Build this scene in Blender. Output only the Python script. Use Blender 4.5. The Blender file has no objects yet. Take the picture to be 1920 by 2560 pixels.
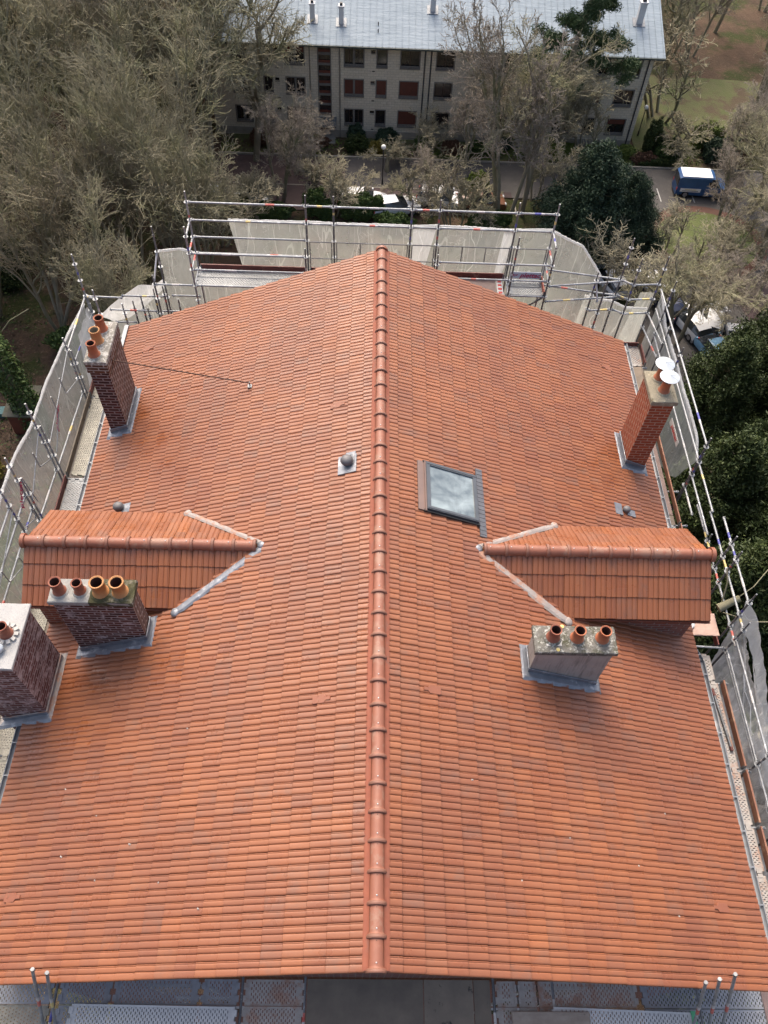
import bpy, math, random
import numpy as np
from mathutils import Vector, Matrix
random.seed(7)
SC = bpy.context.scene
COL = SC.collection

# ------------------------------------------------------------------ camera
F, CX, CY, CZ = 2006.16, -0.33164, -1.86847, 12.0762
YAW, PITCH, ROLL = 0.04844, 0.95996, 0.06329
cam = bpy.data.cameras.new('camera'); co = bpy.data.objects.new('camera', cam); COL.objects.link(co)
fw = Vector((math.sin(YAW)*math.cos(PITCH), math.cos(YAW)*math.cos(PITCH), -math.sin(PITCH)))
rt = Vector((math.cos(YAW), -math.sin(YAW), 0)); up = rt.cross(fw)
r2 = math.cos(ROLL)*rt + math.sin(ROLL)*up; u2 = -math.sin(ROLL)*rt + math.cos(ROLL)*up
m = Matrix((r2, u2, -fw)).transposed().to_4x4(); m.translation = Vector((CX, CY, CZ)); co.matrix_world = m
cam.sensor_fit = 'VERTICAL'; cam.sensor_height = 36; cam.lens = 36*F/2560
cam.clip_start = 0.1; cam.clip_end = 1500
SC.camera = co
# ------------------------------------------------------------------ world, sun, exposure
SUN_EL, SUN_AZ = math.radians(52), math.radians(-12)     # azimuth from +Y towards +X
w = bpy.data.worlds.new('World'); SC.world = w; w.use_nodes = True
nt = w.node_tree; sky = nt.nodes.new('ShaderNodeTexSky'); sky.sky_type = 'NISHITA'; sky.sun_disc = False
sky.sun_elevation = SUN_EL; sky.sun_rotation = SUN_AZ; sky.dust_density = 8; sky.air_density = 1.0; sky.ozone_density = 0.6
bg = nt.nodes['Background']; bg.inputs['Strength'].default_value = 0.15
nt.links.new(sky.outputs[0], bg.inputs[0])
sd = bpy.data.lights.new('sun', 'SUN'); sd.energy = .8; sd.angle = math.radians(30); sd.color = (1, .955, .89)
so = bpy.data.objects.new('sun', sd); COL.objects.link(so)
sv = Vector((math.sin(SUN_AZ)*math.cos(SUN_EL), math.cos(SUN_AZ)*math.cos(SUN_EL), math.sin(SUN_EL)))
so.rotation_euler = sv.to_track_quat('Z', 'Y').to_euler()
SC.view_settings.view_transform = 'Standard'; SC.view_settings.look = 'None'
SC.view_settings.exposure = 1.02; SC.view_settings.gamma = 1
SC.cycles.max_bounces = 6; SC.cycles.transparent_max_bounces = 12; SC.cycles.diffuse_bounces = 3
SC.cycles.glossy_bounces = 2; SC.cycles.transmission_bounces = 4; SC.cycles.caustics_reflective = False; SC.cycles.caustics_refractive = False

# ------------------------------------------------------------------ materials
class N:
    def __init__(s, name):
        s.m = bpy.data.materials.new(name); s.m.use_nodes = True; s.t = s.m.node_tree
        s.b = s.t.nodes['Principled BSDF']; s.out = s.t.nodes['Material Output']
    def n(s, typ, **kw):
        x = s.t.nodes.new('ShaderNode'+typ)
        for k, v in kw.items(): setattr(x, k, v)
        return x
    def l(s, a, b): s.t.links.new(a, b)
    def val(s, x, i, v):
        if hasattr(v, 'is_output') or isinstance(v, bpy.types.NodeSocket): s.l(v, x.inputs[i])
        else: x.inputs[i].default_value = v
    def coord(s, kind='Object'): return s.n('TexCoord').outputs[kind]
    def uv(s):
        return s.n('UVMap', uv_map='uv').outputs[0]
    def mapping(s, vec, scale=(1,1,1), rot=(0,0,0), loc=(0,0,0)):
        x = s.n('Mapping'); s.l(vec, x.inputs[0]); x.inputs[1].default_value = loc; x.inputs[2].default_value = rot; x.inputs[3].default_value = scale
        return x.outputs[0]
    def noise(s, vec, scale, detail=4, rough=.6, dist=0):
        x = s.n('TexNoise'); s.l(vec, x.inputs['Vector']); x.inputs['Scale'].default_value = scale
        x.inputs['Detail'].default_value = detail; x.inputs['Roughness'].default_value = rough; x.inputs['Distortion'].default_value = dist
        return x.outputs[0]
    def ramp(s, fac, stops, interp='LINEAR'):
        x = s.n('ValToRGB'); s.l(fac, x.inputs[0]); e = x.color_ramp.elements; x.color_ramp.interpolation = interp
        while len(e) < len(stops): e.new(.5)
        for i, (p, c) in enumerate(stops):
            e[i].position = p; e[i].color = (c, c, c, 1) if isinstance(c, (int, float)) else (*c, 1)
        return x.outputs[0]
    def mix(s, fac, a, b, mode='MIX'):
        x = s.n('Mix', data_type='RGBA', blend_type=mode)
        s.val(x, 0, fac)
        for i, v in ((6, a), (7, b)):
            if isinstance(v, tuple): x.inputs[i].default_value = (*v, 1) if len(v) == 3 else v
            else: s.l(v, x.inputs[i])
        return x.outputs[2]
    def math(s, op, a, b=0.0, c=None):
        x = s.n('Math', operation=op); s.val(x, 0, a); s.val(x, 1, b)
        if c is not None: s.val(x, 2, c)
        return x.outputs[0]
    def attr(s, name, out=2): return s.n('Attribute', attribute_name=name).outputs[out]
    def bump(s, h, dist=.01, strength=1.0, normal=None):
        x = s.n('Bump'); x.inputs['Strength'].default_value = strength; x.inputs['Distance'].default_value = dist; s.l(h, x.inputs['Height'])
        s.l(x.outputs[0], s.b.inputs['Normal']); return x
    def col(s, c):
        if isinstance(c, tuple): s.b.inputs['Base Color'].default_value = (*c, 1)
        else: s.l(c, s.b.inputs['Base Color'])
    def set(s, rough=.6, metal=0, spec=.5):
        if isinstance(rough, (int, float)): s.b.inputs['Roughness'].default_value = rough
        else: s.l(rough, s.b.inputs['Roughness'])
        s.b.inputs['Metallic'].default_value = metal; s.b.inputs['Specular IOR Level'].default_value = spec
        return s

def simple(name, c1, c2=None, scale=4, rough=.6, metal=0, spec=.5, bump=0, bscale=None, detail=5, lo=.3, hi=.7, c3=None, c3lo=.6, scale3=1.3):
    x = N(name); v = x.coord()
    if c2 is None: c2 = tuple(k*.75 for k in c1)
    n = x.noise(v, scale, detail)
    c = x.mix(x.ramp(n, [(lo, 0.0), (hi, 1.0)]), c1, c2)
    if c3: c = x.mix(x.ramp(x.noise(x.mapping(v, loc=(7, 3, 1)), scale3, 6, .7), [(c3lo, 0.0), (c3lo+.08, 1.0)]), c, c3)
    x.col(c); x.set(rough, metal, spec)
    if bump: x.bump(x.noise(v, bscale or scale*6, 4), bump)
    return x.m

def tile_mat():
    x = N('terracotta_tile'); v = x.coord()
    a = x.attr('tv'); b = x.attr('tw')
    base = x.ramp(a, [(0, (.17, .062, .034)), (.07, (.205, .071, .032)), (.3, (.236, .080, .0315)), (.6, (.260, .0895, .033)), (.88, (.288, .102, .038)), (1, (.315, .099, .029))])
    st = x.noise(x.mapping(v, (1, 9, 1)), 9, 5, .7)
    base = x.mix(x.ramp(st, [(.35, 0.0), (.75, .42)]), base, (.20, .072, .042))
    gr = x.noise(v, .55, 4, .6)
    base = x.mix(x.ramp(gr, [(.42, 0.0), (.62, .3)]), base, (.30, .108, .046))
    base = x.mix(x.ramp(x.noise(x.mapping(v, loc=(3, 9, 1)), .38, 3), [(.42, 0.0), (.62, .42)]), base, (.17, .06, .033))
    gm = x.math('MULTIPLY', x.ramp(b, [(.6, 0.0), (1, .55)]), x.ramp(x.noise(v, 6, 4), [(.35, 0.0), (.65, 1.0)]))
    base = x.mix(gm, base, (.16, .085, .058))
    sp = x.noise(x.mapping(v, loc=(5, 5, 5)), 26, 3, .7)
    base = x.mix(x.ramp(sp, [(.72, 0.0), (.8, .4)]), base, (.42, .27, .2))
    x.col(base); x.set(x.ramp(x.noise(v, 2.5, 3), [(.35, .24), (.62, .56)]), 0, .55)
    x.bump(x.noise(v, 60, 3), .0025, .6)
    return x.m

def brick_mat(name, c1, c2, mortar, eff=None, efflo=.55, dirt=(.05, .04, .035), dirtlo=.62, bw=.25, bh=.088, ms=.012, rough=.85, moss=None):
    x = N(name); uv = x.uv()
    wob = x.noise(uv, 3, 2)
    br = x.n('TexBrick', offset=.5, squash=1.0); x.l(uv, br.inputs['Vector'])
    br.inputs['Scale'].default_value = 1; br.inputs['Brick Width'].default_value = bw; br.inputs['Row Height'].default_value = bh
    br.inputs['Mortar Size'].default_value = ms; br.inputs['Mortar Smooth'].default_value = .2; br.inputs['Bias'].default_value = 0
    br.inputs['Color1'].default_value = (*c1, 1); br.inputs['Color2'].default_value = (*c2, 1); br.inputs['Mortar'].default_value = (*mortar, 1)
    c = x.mix(x.ramp(x.noise(uv, 9, 5, .7), [(.3, 0.0), (.75, .6)]), br.outputs[0], tuple(k*.55 for k in c1))
    if eff: c = x.mix(x.ramp(x.noise(x.mapping(uv, (1, 1.6, 1)), 3.2, 7, .75, .6), [(efflo, 0.0), (efflo+.14, .85)]), c, eff)
    c = x.mix(x.ramp(x.noise(x.mapping(uv, loc=(4, 2, 0)), 2.1, 6, .7), [(dirtlo, 0.0), (dirtlo+.15, .8)]), c, dirt)
    x.col(c); x.set(rough, 0, .3)
    h = x.mix(.35, x.ramp(br.outputs[1], [(0, 1.0), (1, 0.0)]), x.noise(uv, 30, 4, .7)); x.bump(h, .012, .9)
    return x.m

def concrete_mat(name, c1, c2, moss=(.10, .11, .045), mosslo=.55, light=(.55, .54, .5), lightlo=.66):
    x = N(name); v = x.coord()
    c = x.mix(x.ramp(x.noise(v, 5, 7, .75), [(.3, 0.0), (.7, 1.0)]), c1, c2)
    c = x.mix(x.ramp(x.noise(x.mapping(v, loc=(2, 7, 3)), 4.2, 7, .8, .4), [(mosslo, 0.0), (mosslo+.1, .9)]), c, moss)
    c = x.mix(x.ramp(x.noise(x.mapping(v, loc=(9, 1, 6)), 14, 6, .8), [(lightlo, 0.0), (lightlo+.05, .85)]), c, light)
    c = x.mix(x.ramp(x.noise(x.mapping(v, loc=(1, 1, 6)), 40, 3, .8), [(.62, 0.0), (.7, .7)]), c, (.06, .06, .05))
    x.col(c); x.set(.9, 0, .2); x.bump(x.noise(v, 28, 6, .75), .012)
    return x.m

def deck_mat(name, c1, c2, slots=True, alpha=True, px=.085, py=.036, rx=.27, ry=.23, dirt=None):
    """steel plank with rows of real holes (see-through slots) along u"""
    x = N(name); uv = x.uv(); v = x.coord()
    c = x.mix(x.ramp(x.noise(v, 7, 6, .7), [(.3, 0.0), (.7, 1.0)]), c1, c2)
    if dirt: c = x.mix(x.ramp(x.noise(v, 3.1, 6, .75), [(.5, 0.0), (.62, .8)]), c, dirt)
    s = x.n('SeparateXYZ'); x.l(uv, s.inputs[0])
    row = x.math('FLOOR', x.math('DIVIDE', s.outputs[1], py))
    off = x.math('MULTIPLY', x.math('MODULO', x.math('ABSOLUTE', row), 2.0), .5)
    fu = x.math('SUBTRACT', x.math('FRACT', x.math('ADD', x.math('DIVIDE', s.outputs[0], px), off)), .5)
    fv = x.math('SUBTRACT', x.math('FRACT', x.math('DIVIDE', s.outputs[1], py)), .5)
    d = x.math('ADD', x.math('POWER', x.math('DIVIDE', x.math('ABSOLUTE', fu), rx), 3.0), x.math('POWER', x.math('DIVIDE', x.math('ABSOLUTE', fv), ry), 3.0))
    hole = x.math('LESS_THAN', d, 1.0)
    # plain margins: vertex attribute 'edge' is 1 on the perforated top face only
    hole = x.math('MULTIPLY', hole, x.attr('perf'))
    x.col(c); x.set(.55, .15, .5)
    if slots:
        tr = x.n('BsdfTransparent'); mx = x.n('MixShader'); x.l(hole, mx.inputs[0]); x.l(x.b.outputs[0], mx.inputs[1]); x.l(tr.outputs[0], mx.inputs[2]); x.l(mx.outputs[0], x.out.inputs[0])
    x.bump(x.noise(v, 20, 3), .003)
    return x.m

def net_mat(name, lo=.5, hi=.8, col=(.74, .76, .74), bd=.045):
    x = N(name); v = x.coord()
    crease = x.noise(x.mapping(v, (1, 1, .45)), 2.2, 6, .7, 1.2)
    weave = x.noise(v, 45, 2, .6)
    f = x.math('ADD', x.ramp(crease, [(.2, lo), (.8, hi)]), x.math('MULTIPLY', x.math('SUBTRACT', weave, .5), .10))
    sx = x.n('SeparateXYZ'); x.l(v, sx.inputs[0])
    q = x.math('ADD', x.math('MULTIPLY', x.math('ADD', sx.outputs[0], sx.outputs[1]), 1.35), x.math('MULTIPLY', x.noise(x.mapping(v, (1, 1, .5)), .8, 2), 1.4))
    fold = x.math('LESS_THAN', x.math('ABSOLUTE', x.math('SUBTRACT', x.math('FRACT', q), .5)), .008)
    q2 = x.math('ADD', x.math('MULTIPLY', x.math('ADD', sx.outputs[0], sx.outputs[1]), .8), x.math('MULTIPLY', x.noise(x.mapping(v, (1, 1, 1.3), loc=(8, 1, 2)), 1.3, 3), 2.2))
    fold2 = x.math('LESS_THAN', x.math('ABSOLUTE', x.math('SUBTRACT', x.math('FRACT', q2), .5)), .012)
    f = x.math('ADD', f, x.math('ADD', x.math('MULTIPLY', fold, .22), x.math('MULTIPLY', fold2, .12)))
    line = x.math('LESS_THAN', x.math('ABSOLUTE', x.math('SUBTRACT', x.noise(x.mapping(v, (1.6, 1.6, .22), loc=(3, 3, 3)), 1.1, 2, .5, .2), .5)), .006)
    f = x.math('ADD', f, x.math('MULTIPLY', line, .12))
    d = x.n('BsdfDiffuse'); d.inputs[0].default_value = (*col, 1)
    t = x.n('BsdfTranslucent'); t.inputs[0].default_value = (*col, 1)
    bp = x.n('Bump'); bp.inputs['Strength'].default_value = 1.0; bp.inputs['Distance'].default_value = bd; x.l(x.noise(x.mapping(v, (1.5, 1.5, .4), rot=(.25, 0, 0)), 2.6, 5, .6, 1.0), bp.inputs['Height']); x.l(bp.outputs[0], d.inputs['Normal']); x.l(bp.outputs[0], t.inputs['Normal'])
    a = x.n('MixShader'); a.inputs[0].default_value = .5; x.l(d.outputs[0], a.inputs[1]); x.l(t.outputs[0], a.inputs[2])
    tr = x.n('BsdfTransparent'); mx = x.n('MixShader'); x.l(f, mx.inputs[0]); x.l(tr.outputs[0], mx.inputs[1]); x.l(a.outputs[0], mx.inputs[2])
    x.l(mx.outputs[0], x.out.inputs[0]); return x.m

def leaf_mat(name, c1, c2, c3, scale=.6):
    x = N(name); v = x.coord(); a = x.attr('tv')
    c = x.ramp(a, [(0, c1), (.5, c2), (1, c3)])
    c = x.mix(x.ramp(x.noise(v, scale, 3), [(.35, 0.0), (.7, .6)]), c, c1)
    x.col(c); x.set(.6, 0, .3); return x.m

def ground_mat():
    x = N('leaf_litter_ground'); v = x.coord()
    c = x.mix(x.ramp(x.noise(v, .35, 6, .7), [(.35, 0.0), (.65, 1.0)]), (.065, .047, .034), (.12, .08, .055))
    c = x.mix(x.ramp(x.noise(x.mapping(v, loc=(9, 2, 0)), .13, 6, .7), [(.5, 0.0), (.58, .85)]), c, (.04, .055, .018))
    c = x.mix(x.ramp(x.noise(v, 4, 6, .8), [(.55, 0.0), (.7, .7)]), c, (.21, .15, .10))
    x.col(c); x.set(.95, 0, .1); x.bump(x.noise(v, 3, 6, .8), .15); return x.m

def asphalt_mat(name, c1, c2):
    x = N(name); v = x.coord()
    c = x.mix(x.ramp(x.noise(v, .5, 5, .7), [(.3, 0.0), (.7, 1.0)]), c1, c2)
    c = x.mix(x.ramp(x.noise(v, 2.3, 6, .8, .5), [(.55, 0.0), (.75, .6)]), c, tuple(k*1.7 for k in c1))
    x.col(c); x.set(.8, 0, .3); x.bump(x.noise(v, 12, 4), .01); return x.m

def zinc_roof_mat():
    x = N('zinc_sheet_roof'); v = x.coord()
    c = x.mix(x.ramp(x.noise(x.mapping(v, (.25, 1.6, 1)), 1.4, 6, .7), [(.3, 0.0), (.7, 1.0)]), (.22, .27, .31), (.29, .34, .38))
    c = x.mix(x.ramp(x.noise(v, .22, 4, .6), [(.45, 0.0), (.65, .35)]), c, (.17, .215, .25))
    x.col(c); x.set(.7, .0, .3); x.bump(x.noise(x.mapping(v, (.5, 2.4, 1)), 1.6, 3), .05); return x.m

def streak_mat(name, c, d, streak, rough=.8):
    x = N(name); uv = x.uv()
    k = x.mix(x.ramp(x.noise(uv, 2.5, 6, .7), [(.3, 0.0), (.7, 1.0)]), c, d)
    k = x.mix(x.ramp(x.noise(x.mapping(uv, (6, .5, 1)), 2, 5, .7), [(.5, 0.0), (.7, .75)]), k, streak)
    x.col(k); x.set(rough, 0, .3); x.bump(x.noise(uv, 25, 4), .004); return x.m

def bark_mat(name, c1, c2, c3):
    x = N(name); v = x.coord()
    k = x.mix(x.ramp(x.noise(v, .8, 4, .7), [(.35, 0.0), (.65, 1.0)]), c1, c2)
    k = x.mix(x.ramp(x.noise(x.mapping(v, loc=(5, 5, 1)), .35, 3), [(.45, 0.0), (.65, .8)]), k, c3)
    x.col(k); x.set(.9, 0, .2); return x.m

MT = tile_mat()
MRIDGE = simple('ridge_terracotta', (.27, .098, .056), (.22, .082, .05), 3, .55, bump=.003, c3=(.27, .14, .095), c3lo=.52, scale3=2)
MCOLLAR = simple('collar_terracotta', (.19, .09, .06), (.24, .105, .07), 5, .6)
MSEAL = simple('ridge_seal_red', (.29, .092, .05), (.225, .07, .042), 9, .75, c3=(.22, .09, .06), c3lo=.55, scale3=3)
MSCREW = simple('screw_metal', (.75, .75, .76), None, 3, .3, .8)
MZINC = simple('zinc_metal', (.23, .245, .26), (.16, .17, .185), 3, .5, .25, bump=.003, c3=(.33, .34, .355), c3lo=.6)
MLEAD = simple('lead_sheet', (.26, .275, .30), (.18, .19, .215), 6, .48, .5, bump=.008, bscale=14, c3=(.40, .41, .43), c3lo=.56, scale3=5)
MLEADW = simple('whitened_lead', (.36, .32, .295), (.24, .215, .205), 5, .65, .1, bump=.012, bscale=14, c3=(.36, .20, .14), c3lo=.52, scale3=3)
MGAL = simple('galvanised_steel', (.36, .375, .385), (.24, .25, .26), 5, .5, .3, c3=(.56, .575, .59), c3lo=.57, scale3=7)
MGALD = simple('dark_galvanised_steel', (.20, .21, .22), (.12, .125, .135), 5, .5, .5, c3=(.33, .34, .35), c3lo=.57, scale3=7)
MSTRED = simple('red_marking', (.50, .05, .04), (.62, .25, .2), 20, .6)
MSTWH = simple('white_marking', (.62, .60, .57), (.45, .43, .42), 20, .6)
MSTBL = simple('blue_marking', (.05, .06, .30), (.15, .15, .4), 20, .6)
MSTYE = simple('yellow_marking', (.72, .55, .12), (.6, .5, .3), 20, .6)
MSTS = [MSTRED, MSTWH, MSTBL, MSTYE]
MDARK = simple('dark_opening', (.012, .011, .010), None, 3, .9)
MWOODR = simple('red_brown_toe_board', (.16, .045, .035), (.11, .035, .03), 4, .6, c3=(.30, .17, .13), c3lo=.6, scale3=4)
MWOODB = simple('rusty_toe_board', (.27, .125, .075), (.20, .09, .06), 3, .7, c3=(.34, .20, .13), c3lo=.55, scale3=4)
MPLY = simple('weathered_plywood', (.20, .165, .13), (.11, .088, .072), 3, .8, c3=(.30, .24, .19), c3lo=.6, scale3=5)
MPLYD = simple('stained_dark_plywood', (.20, .165, .125), (.13, .108, .085), 2.2, .75, c3=(.14, .125, .1), c3lo=.62, scale3=5, bump=.003)
MPLYR = simple('reddish_plywood', (.21, .15, .135), (.15, .105, .095), 3, .7, c3=(.42, .38, .34), c3lo=.66, scale3=8)
MPLANK = simple('grey_wooden_plank', (.40, .34, .28), (.27, .22, .18), 4, .85, c3=(.10, .08, .06), c3lo=.62, scale3=4)
MDECK = deck_mat('perforated_steel_deck', (.30, .31, .315), (.21, .22, .225))
MDECKD = deck_mat('dark_perforated_deck', (.32, .335, .36), (.22, .23, .25))
MDECKG = deck_mat('grimy_perforated_deck', (.42, .40, .37), (.31, .28, .255), dirt=(.33, .18, .12))
MDECKY = deck_mat('fine_hole_deck', (.27, .26, .215), (.19, .18, .15), px=.055, py=.055, rx=.2, ry=.2, dirt=(.36, .34, .28))
MNET = net_mat('debris_netting', .24, .40, (.84, .86, .80))
MNETM = net_mat('bunched_debris_netting', .10, .8, (.96, .95, .94), .06)
MNETW = net_mat('dense_debris_netting', .55, .92, (.70, .71, .71))
MPRINT = simple('print_crimson', (.42, .03, .10), (.36, .03, .09), 8, .7)
MPRINTR = simple('print_red', (.55, .07, .06), (.45, .06, .05), 8, .7)
MSIGN = simple('pale_blue_banner', (.55, .60, .68), (.48, .52, .6), 5, .6)
MPOT = simple('terracotta_pot', (.38, .125, .055), (.31, .098, .048), 5, .6, bump=.002)
MPOT2 = simple('dark_terracotta_pot', (.28, .095, .055), (.21, .07, .043), 5, .65, bump=.002, c3=(.45, .2, .12), c3lo=.6, scale3=6)
MPOTY = simple('ochre_pot', (.44, .215, .08), (.37, .17, .068), 6, .65, bump=.002, c3=(.36, .2, .1), c3lo=.62, scale3=9)
MPOTIN = simple('sooty_pot_inside', (.10, .035, .022), (.045, .02, .015), 4, .9)
MPOTINY = simple('pale_pot_inside', (.28, .24, .18), (.2, .17, .12), 4, .9)
MCOWL = simple('bright_tin_cowl', (.46, .50, .53), (.40, .44, .48), 4, .38, .15)
MCAPA = concrete_mat('lichened_cement_cap', (.27, .255, .225), (.17, .16, .14), mosslo=.6, lightlo=.5, light=(.50, .49, .45))
MCAPB = concrete_mat('pale_cement_cap', (.34, .335, .315), (.22, .215, .20), mosslo=.64, lightlo=.62)
MCAPBM = concrete_mat('mossy_cement_cap', (.11, .10, .07), (.17, .16, .125), moss=(.048, .047, .02), mosslo=.42, light=(.3, .29, .25), lightlo=.68)
MCAPC = concrete_mat('clean_cement_cap', (.41, .405, .395), (.35, .345, .335), mosslo=.72, lightlo=.72)
MCAPD = concrete_mat('yellowish_cement_cap', (.30, .27, .20), (.22, .195, .145), moss=(.10, .085, .05), mosslo=.56, light=(.46, .42, .30), lightlo=.58)
MCAPE = concrete_mat('grey_lichened_cap', (.20, .19, .165), (.10, .095, .085), moss=(.06, .062, .035), mosslo=.5, light=(.42, .42, .38), lightlo=.54)
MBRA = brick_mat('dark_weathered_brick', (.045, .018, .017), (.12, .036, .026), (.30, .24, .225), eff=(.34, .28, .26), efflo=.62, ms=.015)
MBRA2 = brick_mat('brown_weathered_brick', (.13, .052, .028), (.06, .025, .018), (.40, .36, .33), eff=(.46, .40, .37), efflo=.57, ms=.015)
MBRB = brick_mat('sooty_brick', (.045, .018, .016), (.13, .042, .03), (.36, .31, .30), ms=.015, eff=(.50, .46, .46), efflo=.54)
MBRC = brick_mat('chalky_brick', (.09, .032, .028), (.16, .05, .04), (.34, .28, .27), ms=.015, eff=(.46, .38, .37), efflo=.48)
MBRD = brick_mat('fresh_red_brick', (.27, .058, .027), (.36, .085, .036), (.46, .32, .23), eff=None, dirtlo=.7, dirt=(.12, .05, .035))
MREND = streak_mat('cement_render', (.36, .345, .32), (.29, .275, .25), (.14, .13, .115))
MSTONE = brick_mat('limestone_block_wall', (.62, .55, .42), (.70, .63, .50), (.44, .39, .31), eff=(.74, .69, .58), efflo=.6, dirt=(.27, .24, .19), dirtlo=.6, bw=.50, bh=.22, ms=.018)
MHOUSE = brick_mat('house_brick_wall', (.20, .07, .05), (.26, .09, .06), (.3, .26, .23))
MFRAME = simple('dark_stone_window_frame', (.17, .158, .14), (.13, .12, .105), 2, .8)
MSHUT = simple('red_brown_shutter', (.13, .035, .02), (.09, .028, .018), 2, .6)
MCASE = simple('dark_brown_casement', (.06, .03, .022), (.045, .025, .02), 2, .5)
MPANE = simple('dark_window_pane', (.018, .018, .02), (.03, .024, .02), 1, .12, 0, .8)
MZROOF = zinc_roof_mat()
MGREEN = simple('dark_green_gutter', (.04, .06, .055), None, 2, .5)
MPIPE = simple('grey_downpipe', (.22, .20, .17), (.17, .155, .13), 2, .6)
MPIPED = simple('dark_downpipe', (.05, .05, .052), (.04, .04, .042), 2, .6)
MCHW = simple('white_rendered_chimney', (.62, .62, .62), (.5, .5, .5), 1.5, .8)
MSLATE = simple('slate_canopy', (.10, .115, .12), (.07, .08, .08), 2, .5)
MGREENC = simple('green_mossy_canopy', (.04, .065, .035), (.03, .045, .025), 2, .6)
MBARK = bark_mat('grey_green_bark', (.20, .18, .125), (.27, .24, .18), (.17, .18, .09))
MTWIG = bark_mat('olive_twig', (.33, .30, .205), (.26, .235, .165), (.28, .28, .15))  # paler than the bark: sunlight on the twigs is put into the colour
MTWIGP = bark_mat('pinkish_grey_twig', (.31, .27, .225), (.24, .205, .17), (.27, .24, .175))
MTWIGD = bark_mat('shaded_brown_twig', (.26, .225, .155), (.20, .17, .125), (.23, .215, .125))  # darker copy of the olive twig, shade put into its colour
MYEW = leaf_mat('yew_foliage', (.018, .032, .010), (.04, .06, .016), (.085, .105, .028))
MYEWB = leaf_mat('bluish_evergreen_foliage', (.018, .034, .02), (.035, .062, .034), (.07, .105, .05))
MPINE = leaf_mat('pine_needles', (.025, .048, .018), (.05, .085, .03), (.09, .13, .045))
MBOX = leaf_mat('clipped_box_foliage', (.07, .10, .02), (.12, .16, .03), (.19, .23, .05))
MSHRUB = leaf_mat('green_shrub_foliage', (.03, .055, .015), (.06, .10, .025), (.12, .17, .04))
MSHRUBR = leaf_mat('russet_shrub_foliage', (.07, .04, .025), (.12, .065, .04), (.17, .09, .05))
MSHRUBY = leaf_mat('ochre_shrub_foliage', (.12, .10, .02), (.2, .16, .03), (.28, .22, .05))
MLITTER = leaf_mat('dead_leaf', (.05, .033, .022), (.10, .062, .04), (.18, .12, .075))
MGRASS = simple('winter_grass', (.075, .10, .026), (.11, .125, .042), .8, .95, c3=(.14, .13, .06), c3lo=.55, scale3=.5, bump=.05, bscale=9)
MGRASSD = simple('rough_grass', (.08, .10, .028), (.11, .105, .045), .6, .95, c3=(.08, .055, .03), c3lo=.5, scale3=.4, bump=.05, bscale=9)
MGROUND = ground_mat()
MASPH = asphalt_mat('worn_asphalt', (.10, .092, .085), (.07, .065, .061))
MCOURT = asphalt_mat('purplish_paving', (.085, .058, .055), (.062, .042, .042))
MBRICKP = asphalt_mat('red_brick_edging', (.13, .065, .045), (.09, .045, .035))
MKERB = simple('pale_kerb_stone', (.32, .29, .24), (.24, .22, .18), 2, .9)
MPAINTL = simple('road_line_paint', (.5, .49, .46), (.3, .29, .27), 6, .8)
MCARW = simple('white_car_paint', (.78, .79, .80), (.72, .73, .74), 2, .25)
MCARB = simple('blue_van_paint', (.03, .10, .25), (.02, .07, .19), 2, .3)
MCARK = simple('black_car_paint', (.02, .02, .022), None, 2, .25)
MCARG = simple('silver_car_paint', (.42, .44, .46), None, 2, .25, .4)
MCARN = simple('navy_car_paint', (.02, .03, .07), None, 2, .22)
MGLASS = simple('car_glass', (.03, .035, .04), None, 2, .1, 0, .8)
MRUB = simple('tyre_rubber', (.02, .02, .02), None, 5, .9)
MHUB = simple('wheel_hub', (.4, .4, .41), None, 5, .4, .6)
MLAMPG = simple('lamp_globe', (.80, .80, .76), (.7, .7, .66), 2, .3)
MBLACK = simple('black_iron', (.02, .02, .021), None, 5, .5)
MVENT = simple('grey_plastic_vent', (.13, .125, .13), (.10, .098, .10), 5, .5)
MSKF = simple('grey_window_cladding', (.11, .12, .135), (.085, .095, .105), 4, .4, .3)
MBROWNF = simple('brown_flashing', (.22, .15, .125), (.18, .125, .11), 4, .5, .2)
MAPRON = simple('pleated_lead_apron', (.10, .105, .115), (.16, .165, .18), 5, .5, .4)
MWHITEP = simple('white_mortar_patch', (.5, .485, .455), (.38, .37, .35), 9, .9)
MROD = simple('rusty_rod', (.09, .045, .03), (.06, .035, .028), 7, .7, .3)
MSHED = simple('mossy_shed_roof', (.10, .095, .075), (.075, .075, .05), 2, .9)
MTEAL = simple('teal_plastic', (.03, .13, .14), None, 2, .5)
MWHITEO = simple('white_plastic', (.7, .72, .72), None, 2, .5)
MVTILE = simple('smooth_clay_vent_tile', (.255, .092, .05), (.22, .082, .046), 3, .5, bump=.002)

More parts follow.
